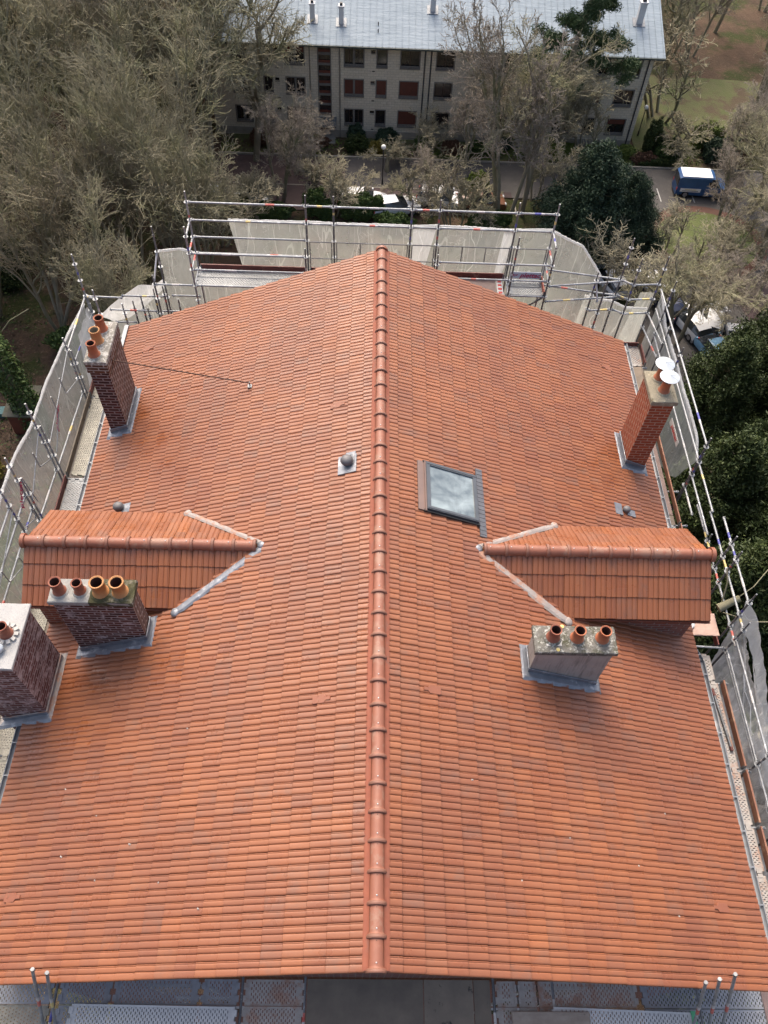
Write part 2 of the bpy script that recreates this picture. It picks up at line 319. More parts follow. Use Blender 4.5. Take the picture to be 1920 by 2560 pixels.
# ------------------------------------------------------------------ mesh helpers
class MB:
    def __init__(s): s.v = []; s.f = []; s.mi = []; s.at = []; s.mats = []; s.sm = []
    def mid(s, m):
        if m not in s.mats: s.mats.append(m)
        return s.mats.index(m)
    def add(s, vs, fs, m=None, tv=0.0, smooth=False):
        o = len(s.v); s.v += [tuple(p) for p in vs]; k = s.mid(m) if m else 0
        for f in fs: s.f.append([i+o for i in f]); s.mi.append(k); s.at.append(tv); s.sm.append(smooth)
    def quad(s, a, b, c, d, m=None, tv=0.0): s.add([a, b, c, d], [(0, 1, 2, 3)], m, tv)
    def box(s, x0, x1, y0, y1, z0, z1, m=None, M=None, tv=0.0):
        vs = [Vector(p) for p in ((x0,y0,z0),(x1,y0,z0),(x1,y1,z0),(x0,y1,z0),(x0,y0,z1),(x1,y0,z1),(x1,y1,z1),(x0,y1,z1))]
        if M is not None: vs = [M @ p for p in vs]
        s.add(vs, [(0,3,2,1),(4,5,6,7),(0,1,5,4),(1,2,6,5),(2,3,7,6),(3,0,4,7)], m, tv)
    def prism(s, poly, n, m=None):
        """closed solid: polygon (list of 3D) swept by vector n"""
        a = [Vector(p) for p in poly]; b = [p+Vector(n) for p in a]; k = len(a)
        fs = [tuple(range(k)), tuple(range(2*k-1, k-1, -1))]+[(i, i+k, (i+1) % k+k, (i+1) % k) for i in range(k)]
        s.add(a+b, fs, m)
    def tube(s, p, q, r, m=None, r2=None, n=8, cap=True, smooth=True):
        p = Vector(p); q = Vector(q); d = q-p
        if d.length < 1e-6: return
        d.normalize(); a = d.orthogonal().normalized(); b = d.cross(a); r2 = r if r2 is None else r2
        vs = [p+(a*math.cos(t)+b*math.sin(t))*r for t in [2*math.pi*i/n for i in range(n)]]+[q+(a*math.cos(t)+b*math.sin(t))*r2 for t in [2*math.pi*i/n for i in range(n)]]
        s.add(vs, [(i, (i+1) % n, n+(i+1) % n, n+i) for i in range(n)], m, 0, smooth)
        if cap: s.add(vs, [tuple(range(n-1, -1, -1)), tuple(range(n, 2*n))], m)
    def path(s, pts, r, m=None, n=7):
        for a, b in zip(pts[:-1], pts[1:]): s.tube(a, b, r, m, n=n)
    def lathe(s, c, prof, m=None, n=20, M=None, smooth=True):
        """profile of (r, z) about +Z at c"""
        vs = []
        for r, z in prof:
            for i in range(n):
                t = 2*math.pi*i/n; p = Vector((r*math.cos(t), r*math.sin(t), z))
                if M is not None: p = M @ p
                vs.append(Vector(c)+p)
        fs = [(j*n+i, j*n+(i+1) % n, (j+1)*n+(i+1) % n, (j+1)*n+i) for j in range(len(prof)-1) for i in range(n)]
        s.add(vs, fs, m, 0, smooth)
    def build(s, name, m=None, parent=None, uv=False, tvw=False, perf=None, smooth=None):
        me = bpy.data.meshes.new(name); me.from_pydata(s.v, [], s.f)
        mats = s.mats or [m]
        for k in mats: me.materials.append(k)
        if s.mats: me.polygons.foreach_set('material_index', s.mi)
        me.polygons.foreach_set('use_smooth', s.sm if smooth is None else [smooth]*len(s.f))
        if tvw:
            a = me.attributes.new('tv', 'FLOAT', 'FACE'); a.data.foreach_set('value', [t[0] if isinstance(t, tuple) else t for t in s.at])
            a = me.attributes.new('tw', 'FLOAT', 'FACE'); a.data.foreach_set('value', [t[1] if isinstance(t, tuple) else t for t in s.at])
        if perf is not None:
            a = me.attributes.new('perf', 'FLOAT', 'FACE'); a.data.foreach_set('value', [float(t) for t in s.at])
        if uv: box_uv(me)
        return link(name, me, parent)

def box_uv(me):
    me.update(); l = me.uv_layers.new(name='uv'); V = me.vertices
    for p in me.polygons:
        n = p.normal; ax = max(range(3), key=lambda i: abs(n[i]))
        for li in p.loop_indices:
            c = V[me.loops[li].vertex_index].co
            l.data[li].uv = ((c.y, c.z), (c.x, c.z), (c.x, c.y))[ax]

def link(name, data, parent=None):
    o = bpy.data.objects.new(name, data); COL.objects.link(o)
    if parent is not None:
        o.parent = parent
        o.matrix_parent_inverse = parent_mat(parent).inverted()
    return o
def parent_mat(p):
    mt = Matrix.LocRotScale(p.location, p.rotation_euler, p.scale)
    return (parent_mat(p.parent) @ p.matrix_parent_inverse @ mt) if p.parent else mt
def tag(o, label=None, cat=None, group=None, kind=None):
    if label: o['label'] = label
    if cat: o['category'] = cat
    if group: o['group'] = group
    if kind: o['kind'] = kind
    return o
def empty(name, loc, label=None, cat=None, group=None):
    o = bpy.data.objects.new(name, None); COL.objects.link(o); o.location = loc; o.empty_display_size = .3
    return tag(o, label, cat, group)
def lab(o, t): o['label'] = t; return o
def copy_tree(o, parent=None):
    c = o.copy(); COL.objects.link(c)
    if parent is not None: c.parent = parent
    for ch in list(o.children): copy_tree(ch, c)
    return c

# ================================================================== THE HOUSE
S = 0.41191; LS = math.sqrt(1+S*S)
Y0, Y1, XE = -0.79, 14.2, 6.52
def rz(x): return -S*abs(x)
house = empty('tiled_house', (0, 7, -29.5), 'tall house with an orange clay tiled gable roof, two dormers and five chimneys', 'house')

def tile_profile(wd):
    h = wd/2
    pr = [(0, -.014), (.0035, .006), (.008, .0135), (.03, .0160), (.055, .0163), (.08, .0150), (.091, .0125), (.0965, .007)]
    out = [(x/.1*h, z) for x, z in pr]+[(h, -.004)]
    pr2 = pr[:5]+[(.074, .0155), (.078, .002), (.082, .011), (.092, .012), (.0965, .006)]
    out += [(h+x/.1*h, z) for x, z in pr2[1:]]+[(wd, -.014)]
    return out
def tile_field(name, mat, parent, O, U, D, Nn, nu, ns, wd, g, label=None, lift=.034, skip=None, seed=1, rev=False):
    """O ridge corner, U along ridge, D down slope, Nn normal; nu tiles x ns courses"""
    rnd = random.Random(seed); b = MB(); b.mats = [mat]; pr = tile_profile(wd)
    if rev: pr = [(wd-x, z) for x, z in reversed(pr)]
    U, D, Nn, O = map(Vector, (U, D, Nn, O)); k = len(pr)
    blot = [[rnd.random() for _ in range(nu//4+2)] for _ in range(ns+1)]
    for j in range(ns):
        for i in range(nu):
            if skip and skip(i, j): continue
            o = O+U*(i*wd+rnd.uniform(-.0022, .0022))+D*(j*g+rnd.uniform(-.005, .005)+.004*math.sin(i*.35+j))
            dz = rnd.uniform(-.003, .003); tl = rnd.uniform(-.004, .004)
            vs = []
            for (dd, hh) in ((-.03, .0), (g*.6, lift*.6), (g, lift)):
                for x, z in pr: vs.append(o+U*x+D*dd+Nn*(hh+z+dz+tl*(x/wd-.5)))
            for x, z in pr: vs.append(o+U*x+D*g+Nn*(lift+z+dz+tl*(x/wd-.5)))
            for x, z in pr: vs.append(o+U*x+D*(g+.009)+Nn*(lift*.72+z+dz))
            for x, z in pr: vs.append(o+U*x+D*(g+.013)+Nn*(hh+z-lift*.95+dz))
            for x, z in pr: vs.append(o+U*x+D*(g-.03)+Nn*(-.006))
            fs = []
            for r in (0, 1, 3, 4, 5):
                for c in range(k-1):
                    a = r*k+c; fs.append((a, a+k, a+k+1, a+1) if not rev else (a, a+k, a+k+1, a+1))
            t = rnd.random()*.55+.45*blot[j][i//4]*rnd.random()+.1*rnd.random()
            b.add(vs, fs, mat, (min(1, t), rnd.random()), False)
    o = b.build(name, mat, parent, tvw=True)
    # smooth only the upper surface
    sm = np.zeros(len(b.f), bool); per = 5*(k-1)
    idx = np.arange(len(b.f)) % per; sm[idx < 2*(k-1)] = True
    o.data.polygons.foreach_set('use_smooth', sm.tolist())
    if label: lab(o, label)
    return o
GA = (XE*LS-.02)/21
nR = (S/LS, 0, 1/LS); dR = (1/LS, 0, -S/LS)
nL = (-S/LS, 0, 1/LS); dL = (-1/LS, 0, -S/LS)
tile_field('roof_slope', MT, house, (dR[0]*.03, Y0, dR[2]*.03), (0, 1, 0), dR, nR, 75, 21, .2, GA, 'right slope of orange interlocking clay tiles', seed=3)
tile_field('roof_slope', MT, house, (dL[0]*.03, Y0, dL[2]*.03), (0, 1, 0), dL, nL, 75, 21, .2, GA, 'left slope of orange interlocking clay tiles', seed=4, rev=False)
b = MB()
xe = 6.42
b.prism([(0, Y0+.05, -.05), (xe, Y0+.05, rz(xe)-.05), (xe, Y0+.05, rz(xe)-.14), (0, Y0+.05, -.16), (-xe, Y0+.05, rz(xe)-.14), (-xe, Y0+.05, rz(xe)-.05)], (0, Y1-Y0-.1, 0))
b.build('roof_boarding', MPLYD, house)
b = MB()
xw = 6.2
b.prism([(-xw, -.5, -29.5), (xw, -.5, -29.5), (xw, -.5, rz(xw)-.16), (0, -.5, -.18), (-xw, -.5, rz(xw)-.16)], (0, 14.4, 0))
b.build('wall', MHOUSE, house, uv=True)
# windows of the gable and side walls (below the scaffold decks)
def house_window(x, y, z, nx, ny):
    w, h = 1.0, 1.5; f = MB()
    if ny: f.box(x-w/2-.08, x+w/2+.08, y-.03, y+.05, z-.08, z+h+.08)
    else: f.box(x-.03, x+.05, y-w/2-.08, y+w/2+.08, z-.08, z+h+.08)
    fo = f.build('window', MWHITEP, house); p = MB()
    if ny: p.box(x-w/2, x+w/2, y-.035, y+.055, z, z+h)
    else: p.box(x-.035, x+.055, y-w/2, y+w/2, z, z+h)
    p.build('pane', MPANE, fo)
for fl in range(3):
    for k in (-3.6, 0, 3.6):
        house_window(k, -.52, -7.2-3.1*fl, 0, 1)
    for yy in (2.0, 6.4, 11.0):
        house_window(xw, yy, -7.2-3.1*fl, 1, 0); house_window(-xw-.02, yy, -7.2-3.1*fl, 1, 0)

def ridge_run(P, Q, n, R, parent, cap_end=True, first=0, label=None, rc=.024):
    """half round ridge tiles from P (low collar end) to Q, one object each"""
    P = Vector(P); Q = Vector(Q); d = (Q-P)/n; L = d.length; u = d.normalized(); side = u.cross(Vector((0, 0, 1))).normalized(); upv = side.cross(u).normalized()
    rnd = random.Random(int(P.x*100)+5)
    for i in range(n):
        b = MB(); o = P+d*i+Vector((0, 0, rnd.uniform(-.003, .003)))
        st = [(-.035, R+rc*.45, 1), (-.028, R+rc*.9, 1), (-.01, R+rc*1.08, 1), (.012, R+rc*.9, 1), (.025, R+.006, 1), (.045, R, 0), (L*.5, R-.003, 0), (L+.0, R-.008, 0)]
        M = 14; rows = []
        for (s_, r, _) in st:
            rows.append([o+u*s_+side*(r*math.cos(t))+upv*(r*math.sin(t)-.035) for t in [math.pi*(-.08+1.16*k/M) for k in range(M+1)]])
        vs = [p for rw in rows for p in rw]; W = M+1
        for j in range(len(st)-1):
            b.add([*rows[j], *rows[j+1]], [(k, k+1, W+k+1, W+k) for k in range(M)], MCOLLAR if j < 4 else MRIDGE, 0, True)
        inner = [o+u*(-.035)+side*((R-.02)*math.cos(t))+upv*((R-.02)*math.sin(t)-.035) for t in [math.pi*(-.08+1.16*k/M) for k in range(M+1)]]
        b.add([*inner, *rows[0]], [(k, k+1, W+k+1, W+k) for k in range(M)], MCOLLAR)
        if cap_end and i == n-1:
            e = o+u*(L+.02)
            ring = [e+side*((R+.03)*math.cos(t))+upv*((R+.03)*math.sin(t)-.035) for t in [math.pi*(-.1+1.2*k/M) for k in range(M+1)]]
            ring0 = [p-u*.07 for p in ring]
            b.add([*ring0, *ring], [(k, k+1, W+k+1, W+k) for k in range(M)], MRIDGE, 0, True)
            b.add(ring, [tuple(range(W))], MRIDGE); b.add(ring0, [tuple(range(W-1, -1, -1))], MRIDGE)
        t = b.build('ridge_tile', None, parent)
        s = MB(); c = o+u*.085+upv*(R-.037)
        q = upv.to_track_quat('Z', 'Y').to_matrix()
        s.lathe(c, [(0, .012), (.008, .011), (.011, .006), (.012, -.004)], MSCREW, 8, q)
        hp = o+u*(L-.06)+upv*(R-.036)
        s.lathe(hp, [(0, .0), (.006, .0)], MDARK, 6, q)
        if parent is house: s.build('screw', None, t)
        else:
            for k in range(0): pass
            s.build('screw', None, parent)
        # (dormer ridge screws belong to the dormer)
ridge_run((0, Y0+.02, -.0), (0, 14.2, -.0), 37, .118, house)
# closed near end disc and red ventilation seal strips
for sd_ in (1, -1):
    b = MB(); n = 300; xs = [.10, .125, .155, .175]; rnd = random.Random(5)
    rows = []
    for i in range(n+1):
        y = Y0+.02+(Y1-Y0-.05)*i/n; ph = (y-Y0)/.1*2*math.pi
        k = .5-.5*math.cos(ph); wv = .012*k
        ext = .016*k+rnd.uniform(-.004, .004)
        rows.append([(sd_*(x+(ext if q == 3 else 0)), y, rz(x)+.045+wv-(.018 if q == 3 else 0)+(.03 if q == 0 else 0)) for q, x in enumerate(xs)])
    vs = [p for r in rows for p in r]
    b.add(vs, [(i*4+k, i*4+k+1, i*4+k+5, i*4+k+4) for i in range(n) for k in range(3)], MSEAL, 0, True)
    b.build('ridge_seal', None, house)

# gutters
def gutter(parent, pts, R=.065, name='gutter', mat=MZINC):
    b = MB(); M = 8
    for a, c in zip(pts[:-1], pts[1:]):
        a = Vector(a); c = Vector(c); u = (c-a).normalized(); sdv = u.cross(Vector((0, 0, 1))).normalized()
        rows = []
        for p in (a, c):
            ro = [p+sdv*(R*math.cos(t))+Vector((0, 0, R*math.sin(t))) for t in [math.pi*(1+k/M) for k in range(M+1)]]
            ri = [p+sdv*((R-.006)*math.cos(t))+Vector((0, 0, (R-.006)*math.sin(t)+.002)) for t in [math.pi*(1+k/M) for k in range(M+1)]]
            rows.append((ro, ri))
        W = M+1
        b.add([*rows[0][0], *rows[1][0]], [(k, k+1, W+k+1, W+k) for k in range(M)], mat, 0, True)
        b.add([*rows[0][1], *rows[1][1]], [(k+1, k, W+k, W+k+1) for k in range(M)], mat, 0, True)
        for sg in (1, -1): b.tube(a+sdv*sg*R, c+sdv*sg*R, .009, mat, n=6)
        for p in (a, c): b.add([p+sdv*(R*math.cos(t))+Vector((0, 0, R*math.sin(t))) for t in [math.pi*(1+k/M) for k in range(M+1)]], [tuple(range(W))], mat)
        L = (c-a).length; k = .3
        while k < L:
            q = a+u*k; b.box(-.012, .012, -R-.012, R+.012, -.004, .006, mat, Matrix.Translation(q) @ Matrix((u, sdv, (0, 0, 1))).transposed().to_4x4()); k += .6
    return b.build(name, None, parent)
zg = rz(XE)-.035
gutter(house, [(6.60, 14.18, zg), (6.60, 7.25, zg)]); gutter(house, [(6.18, 5.92, zg+.10), (6.60, 5.0, zg), (6.60, Y0+.1, zg)])
gutter(house, [(-6.60, 14.18, zg), (-6.60, 7.45, zg)]); gutter(house, [(-6.60, 5.2, zg), (-6.60, Y0+.1, zg)])
# zinc flashing strip behind far corner of the left eave
b = MB(); b.box(-6.66, -6.56, 12.9, 14.2, zg+.02, zg+.11, MZINC); b.build('eave_flashing', None, house)

# dormers
def dormer(sg, xj, yr, zr_, xend, yn, zn, yf, zf, ncol, seed, txt):
    U = Vector((sg, 0, 0)); O = Vector((xj, yr, zr_))
    dn = Vector((0, yn-yr, zn-zr_)); df = Vector((0, yf-yr, zf-zr_))
    ln = dn.length; lf = df.length; dn.normalize(); df.normalize()
    nn = Vector((0, -dn.z*-1, 0)); nn = Vector((0, dn.z, -dn.y)); nn = nn if nn.z > 0 else -nn
    nf = Vector((0, df.z, -df.y)); nf = nf if nf.z > 0 else -nf
    L = abs(xend-xj); nu = int(round(L/.2066)); wd = L/nu
    Of = Vector((xj if sg > 0 else xend, yr, zr_))
    x0 = min(xj, xend)
    near = tile_field('dormer_slope', MT, house, (x0, yr-.02, zr_-.012), (1, 0, 0), dn, nn, nu, 3, wd, ln/3, 'shaded near slope of the '+txt+' dormer', seed=seed, lift=.019)
    far = tile_field('dormer_slope', MT, house, (x0, yr+.02, zr_-.012), (1, 0, 0), df, nf, nu, 3, wd, lf/3, 'sunlit far slope of the '+txt+' dormer', seed=seed+1, lift=.019)
    # dormer box (walls + gable) below the tiles
    b = MB(); xi = xend-sg*.16; e = .045
    xb = xj-sg*.0
    b.prism([(xi, yn+.14, zn-.02), (xi, yr, zr_-e), (xi, yf-.14, zf-.02), (xi, yf-.14, -3.4), (xi, yn+.14, -3.4)], (-(sg)*(L-.8), 0, 0), MHOUSE)
    wl = b.build('dormer_wall', None, house, uv=True); lab(wl, 'brick walls under the '+txt+' dormer roof')
    b = MB()
    for (y, z) in ((yn, zn), (yf, zf)):
        k = 1 if y > yr else -1
        b.box(min(xi, xend), max(xi, xend), y-.1*k-.02, y-.1*k+.02, z-.12, z-.0, MPLYD)
        b.box(min(xj+sg*1.6, xend), max(xj+sg*1.6, xend), y-.06, y+.06, z-.075, z-.035, MSHUT)
    # barge boards
    b.prism([(xend-sg*.02, yr, zr_-.03), (xend-sg*.02, yn, zn-.03), (xend-sg*.02, yn, zn-.2), (xend-sg*.02, yr, zr_-.2)], (-sg*.03, 0, 0), MPLYD)
    b.prism([(xend-sg*.02, yr, zr_-.03), (xend-sg*.02, yf, zf-.03), (xend-sg*.02, yf, zf-.2), (xend-sg*.02, yr, zr_-.2)], (-sg*.03, 0, 0), MPLYD)
    b.build('dormer_fascia', None, near)
    # ridge, collars away from the junction
    nt_ = 11
    holder = far
    ridge_run((xj+sg*.10, yr, zr_+.03), (xend+sg*.03, yr, zr_+.03), nt_, .115, holder, True)
    # valley flashings (lead, running from junction to each eave)
    def roofpt(x, y, up=.0): return Vector((x, y, rz(x)+up))
    for (ye, ze, near_side) in ((yn, zn, 1), (yf, zf, 0)):
        xv = -sg*ze/S*-1 if False else sg*(-ze/S)
        A = Vector((xj-sg*.10, yr, rz(xj)+.074)); B = Vector((xv+sg*.02, ye+(-.14 if near_side else .0), rz(xv)+.074))
        n_ = 14; rows = []; rnd = random.Random(seed+int(near_side)*3)
        dirv = (B-A).normalized(); nrm = Vector(nR if sg > 0 else nL); ac = dirv.cross(nrm).normalized()
        if (ac.y > 0) == bool(near_side): ac = -ac     # ac points away from the dormer
        for i in range(n_+1):
            t = i/n_; p = A.lerp(B, t); wv = rnd.uniform(-.008, .008)
            w1 = (.105 if near_side else .06)+wv; w0 = -.05
            if t < .07: w1 *= .5
            if i == n_: w1 *= .6
            hts = (.0, .006, .0, -.026)
            rows.append([p+ac*w0+nrm*hts[0], p+ac*(w0*.1)+nrm*hts[1], p+ac*(w1*.6)+nrm*hts[2], p+ac*w1+nrm*(hts[3]+wv*.5)])
        b = MB(); b.add([p for r in rows for p in r], [(i*4+k, i*4+k+1, i*4+k+5, i*4+k+4) for i in range(n_) for k in range(3)], MLEADW if (sg > 0 or not near_side) else MLEAD, 0, False)
        b.lathe(B+nrm*.0, [(0, .02), (.06, .014), (.09, -.01), (.095, -.03)], MLEADW if (sg > 0 or not near_side) else MLEAD, 12, Vector(nrm).to_track_quat('Z', 'Y').to_matrix())
        b.build('valley_flashing', None, near if near_side else far)
    b = MB(); b.lathe(Vector((xj-sg*.02, yr, rz(xj)+.05)), [(0, .022), (.05, .018), (.08, .0), (.09, -.03)], MLEAD, 12, Vector(nR if sg > 0 else nL).to_track_quat('Z', 'Y').to_matrix())
    b.build('apex_flashing', None, near)
dormer(-1, -2.26, 6.37, -.93, -6.70, 5.36, -1.56, 7.50, -1.60, 21, 31, 'left')
dormer(1, 1.94, 6.32, -.80, 6.40, 5.29, -1.49, 7.33, -1.49, 21, 41, 'right')

# chimneys ------------------------------------------------------------
def lead_base(parent, x0, x1, y0, y1, sg, skirt=.15, upst=.13, mat=MLEAD, mat2=None):
    """lead upstands and skirts dressed round a chimney foot on slope sg"""
    b = MB(); mat2 = mat2 or mat; off = .055
    def P(x, y, u): return Vector((x, y, rz(x)+off+u))
    t = .018
    X0, X1, Y0_, Y1_ = x0-t, x1+t, y0-t, y1+t
    loops = [(X0, Y0_), (X1, Y0_), (X1, Y1_), (X0, Y1_)]
    ext = [(X0-skirt*.7, Y0_-skirt), (X1+skirt*.7, Y0_-skirt), (X1+skirt*.7, Y1_+skirt*.6), (X0-skirt*.7, Y1_+skirt*.6)]
    for i in range(4):
        a, c = loops[i], loops[(i+1) % 4]; ea, ec = ext[i], ext[(i+1) % 4]; n = 7
        rows = []
        for k in range(n+1):
            s_ = k/n; x = a[0]+(c[0]-a[0])*s_; y = a[1]+(c[1]-a[1])*s_; ex = ea[0]+(ec[0]-ea[0])*s_; ey = ea[1]+(ec[1]-ea[1])*s_
            j = random.uniform(-.012, .012)
            rows.append([P(x, y, upst), P(x, y, .0)+Vector((0, 0, .012)), P((x*.35+ex*.65), (y*.35+ey*.65), .008), P(ex+j*.3, ey+j, -.032)])
        b.add([p for r in rows for p in r], [(k*4+q, k*4+q+1, k*4+q+5, k*4+q+4) for k in range(n) for q in range(3)], mat if i == 0 else mat2, 0, False)
    # folded top lip
    for i in range(4):
        a, c = loops[i], loops[(i+1) % 4]; b.tube(P(*a, upst), P(*c, upst), .012, mat2, n=6)
    return b.build('lead_flashing', None, parent)
def pot(parent, x, y, z, h, rb, rt_, mat=MPOT, inner=MPOTIN, label=None, lip=True, tilt=0, hole=None):
    b = MB(); M = Matrix.Rotation(tilt, 3, 'Y')
    prof = [(rb*1.18, 0), (rb*1.2, .03), (rb, .045), (rt_, h-.035)]
    prof += [(rt_*1.12, h-.03), (rt_*1.13, h-.003), (rt_*1.05, h)] if lip else [(rt_, h)]
    b.lathe((x, y, z), prof, mat, 24, M)
    b.lathe((x, y, z), [(rt_*1.05 if lip else rt_, h), (rt_*.86, h-.01)], mat, 24, M)
    b.lathe((x, y, z), [(rt_*.86, h-.01), (rb*.85, .08), (0, .06)], inner, 24, M)
    o = b.build('chimney_pot', None, parent)
    # cement haunching round its foot
    c = MB(); c.lathe((x, y, z-.01), [(rb*1.75, -.01), (rb*1.5, .02), (rb*1.12, .045)], CAPM[0], 16); c.build('mortar_collar', None, parent)
    if label: lab(o, label)
    return o
CAPM = [MCAPA]
def slab(b, x0, x1, y0, y1, z0, z1, mat, bev=.012, rough=.006, n=6, seed=1):
    """slightly irregular slab with chamfered top edges"""
    rnd = random.Random(seed); xs = [x0]+[x0+(x1-x0)*i/n for i in range(1, n)]+[x1]; ys = [y0]+[y0+(y1-y0)*i/4 for i in range(1, 4)]+[y1]
    g = {}
    vs = []
    for i, x in enumerate(xs):
        for j, y in enumerate(ys):
            ed = i in (0, n) or j in (0, 4)
            xx = x+(bev if i == 0 else -bev if i == n else 0)+rnd.uniform(-rough, rough)*.6; yy = y+(bev if j == 0 else -bev if j == 4 else 0)+rnd.uniform(-rough, rough)*.6
            g[i, j] = len(vs); vs.append((xx, yy, z1+rnd.uniform(-rough, rough)-(0 if not ed else .004)))
    fs = [(g[i, j], g[i+1, j], g[i+1, j+1], g[i, j+1]) for i in range(n) for j in range(4)]
    per = [(i, 0) for i in range(n)]+[(n, j) for j in range(4)]+[(i, 4) for i in range(n, 0, -1)]+[(0, j) for j in range(4, 0, -1)]
    m_ = len(per); base = len(vs)
    for (i, j) in per: vs.append((xs[i]+rnd.uniform(-rough, rough)*.5, ys[j]+rnd.uniform(-rough, rough)*.5, z1-bev-.004))
    for (i, j) in per: vs.append((xs[i], ys[j], z0))
    for k in range(m_):
        k2 = (k+1) % m_; fs.append((g[per[k]], base+k, base+k2, g[per[k2]])); fs.append((base+k, base+m_+k, base+m_+k2, base+k2))
    fs.append(tuple(base+m_+k for k in range(m_-1, -1, -1)))
    b.add(vs, fs, mat)
def stack(name, label, x0, x1, y0, y1, ztop, capt, over, sg, bm, capm, bm_side=None, corbel=False, seed=1):
    zb = rz(max(abs(x0), abs(x1)))-.45
    b = MB(); z1 = ztop-capt
    vs = [(x0,y0,zb),(x1,y0,zb),(x1,y1,zb),(x0,y1,zb),(x0,y0,z1),(x1,y0,z1),(x1,y1,z1),(x0,y1,z1)]
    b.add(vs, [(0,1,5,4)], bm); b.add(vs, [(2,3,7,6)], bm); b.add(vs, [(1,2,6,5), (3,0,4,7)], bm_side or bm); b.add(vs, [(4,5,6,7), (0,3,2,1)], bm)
    if corbel:
        e = .03; b.box(x0-e, x1+e, y0-e, y1+e, z1-.24, z1-.003, bm)
        for k in range(6, 0): pass
    o = b.build(name, None, house, uv=True); lab(o, label)
    c = MB(); slab(c, x0-over, x1+over, y0-over, y1+over, ztop-capt, ztop, capm, seed=seed)
    c.build('cap', None, o); return o
# A: far left, narrow side to the camera, three pots
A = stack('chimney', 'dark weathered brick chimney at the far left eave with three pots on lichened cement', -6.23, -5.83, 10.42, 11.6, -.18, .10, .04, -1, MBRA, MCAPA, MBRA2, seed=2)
b = MB(); b.box(-6.262, -5.798, 10.388, 11.632, -.52, -.283, MBRA2); b.build('corbel_course', None, A, uv=True)
lead_base(A, -6.23, -5.83, 10.42, 11.6, -1)
pot(A, -6.07, 11.36, -.18, .35, .115, .095, MPOT, label='orange clay pot farthest from the camera')
pot(A, -6.08, 10.98, -.18, .35, .115, .105, MPOTY, MPOTINY, 'ochre clay pot with pale inside')
pot(A, -6.07, 10.58, -.18, .35, .11, .09, MPOT, label='bright orange clay pot at the near end of the cap')
# iron bands and stay rod
b = MB(); b.tube((-5.80, 10.72, -.62), (-5.80, 10.72, -.30), .012, MROD, n=6); b.box(-5.80, -5.785, 10.45, 11.58, -.60, -.57, MROD); b.build('iron_band', None, A)
b = MB(); b.tube((-5.79, 10.72, -.45), (-2.9, 10.74, rz(2.9)+.14), .013, MROD, n=6)
b.box(-2.95, -2.86, 10.68, 10.78, rz(2.9)+.02, rz(2.9)+.06, MGALD); b.tube((-2.9, 10.74, rz(2.9)+.03), (-2.9, 10.74, rz(2.9)+.17), .014, MGALD, n=6)
b.build('stay_rod', None, house)
# B: left, four pots
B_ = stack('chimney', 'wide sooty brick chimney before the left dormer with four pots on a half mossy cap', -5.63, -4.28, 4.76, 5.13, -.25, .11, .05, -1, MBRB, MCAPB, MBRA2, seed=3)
c = MB(); slab(c, -4.98, -4.228, 4.708, 5.182, -.362, -.236, MCAPBM, seed=9, rough=.012); lab(c.build('cap', None, B_), 'moss covered half of the cap')
lead_base(B_, -5.63, -4.28, 4.76, 5.13, -1)
CAPM[0] = MCAPB
pot(B_, -5.5, 4.92, -.25, .34, .10, .095, MPOT2, label='outermost of the two plain red clay pots')
pot(B_, -5.15, 4.93, -.25, .30, .09, .085, MPOT2, label='smaller red clay pot second from the eave')
CAPM[0] = MCAPBM
pot(B_, -4.79, 4.91, -.24, .36, .12, .115, MPOTY, label='large ochre pot with sooty inside on moss')
pot(B_, -4.46, 4.92, -.24, .36, .12, .115, MPOTY, label='large ochre pot nearest the ridge')
# C: near left, mostly at the frame edge
CAPM[0] = MCAPC
C_ = stack('chimney', 'chalky brick chimney cut by the left frame edge, pale clean cement cap', -6.95, -6.04, 3.56, 4.68, -.35, .07, .05, -1, MBRC, MCAPC, seed=4)
lead_base(C_, -6.95, -6.04, 3.56, 4.68, -1, mat2=MLEADW)
b = MB()
for k in range(11):
    a = 2*math.pi*k/11; b.box(-.035, .035, -.03, .03, -.01, .045, MWHITEP, Matrix.Translation((-6.23+.17*math.cos(a), 4.14+.17*math.sin(a), -.35)) @ Matrix.Rotation(a, 4, 'Z'))
b.build('mortar_ring', None, C_)
pot(C_, -6.23, 4.14, -.35, .30, .10, .085, MPOT2, label='dark red pot ringed by mortar lumps')
b = MB(); b.lathe((-6.27, 3.84, -.35), [(.03, 0), (.03, .06), (.10, .065), (.085, .12), (.0, .14)], MCOWL, 16); b.build('cowl', None, C_)
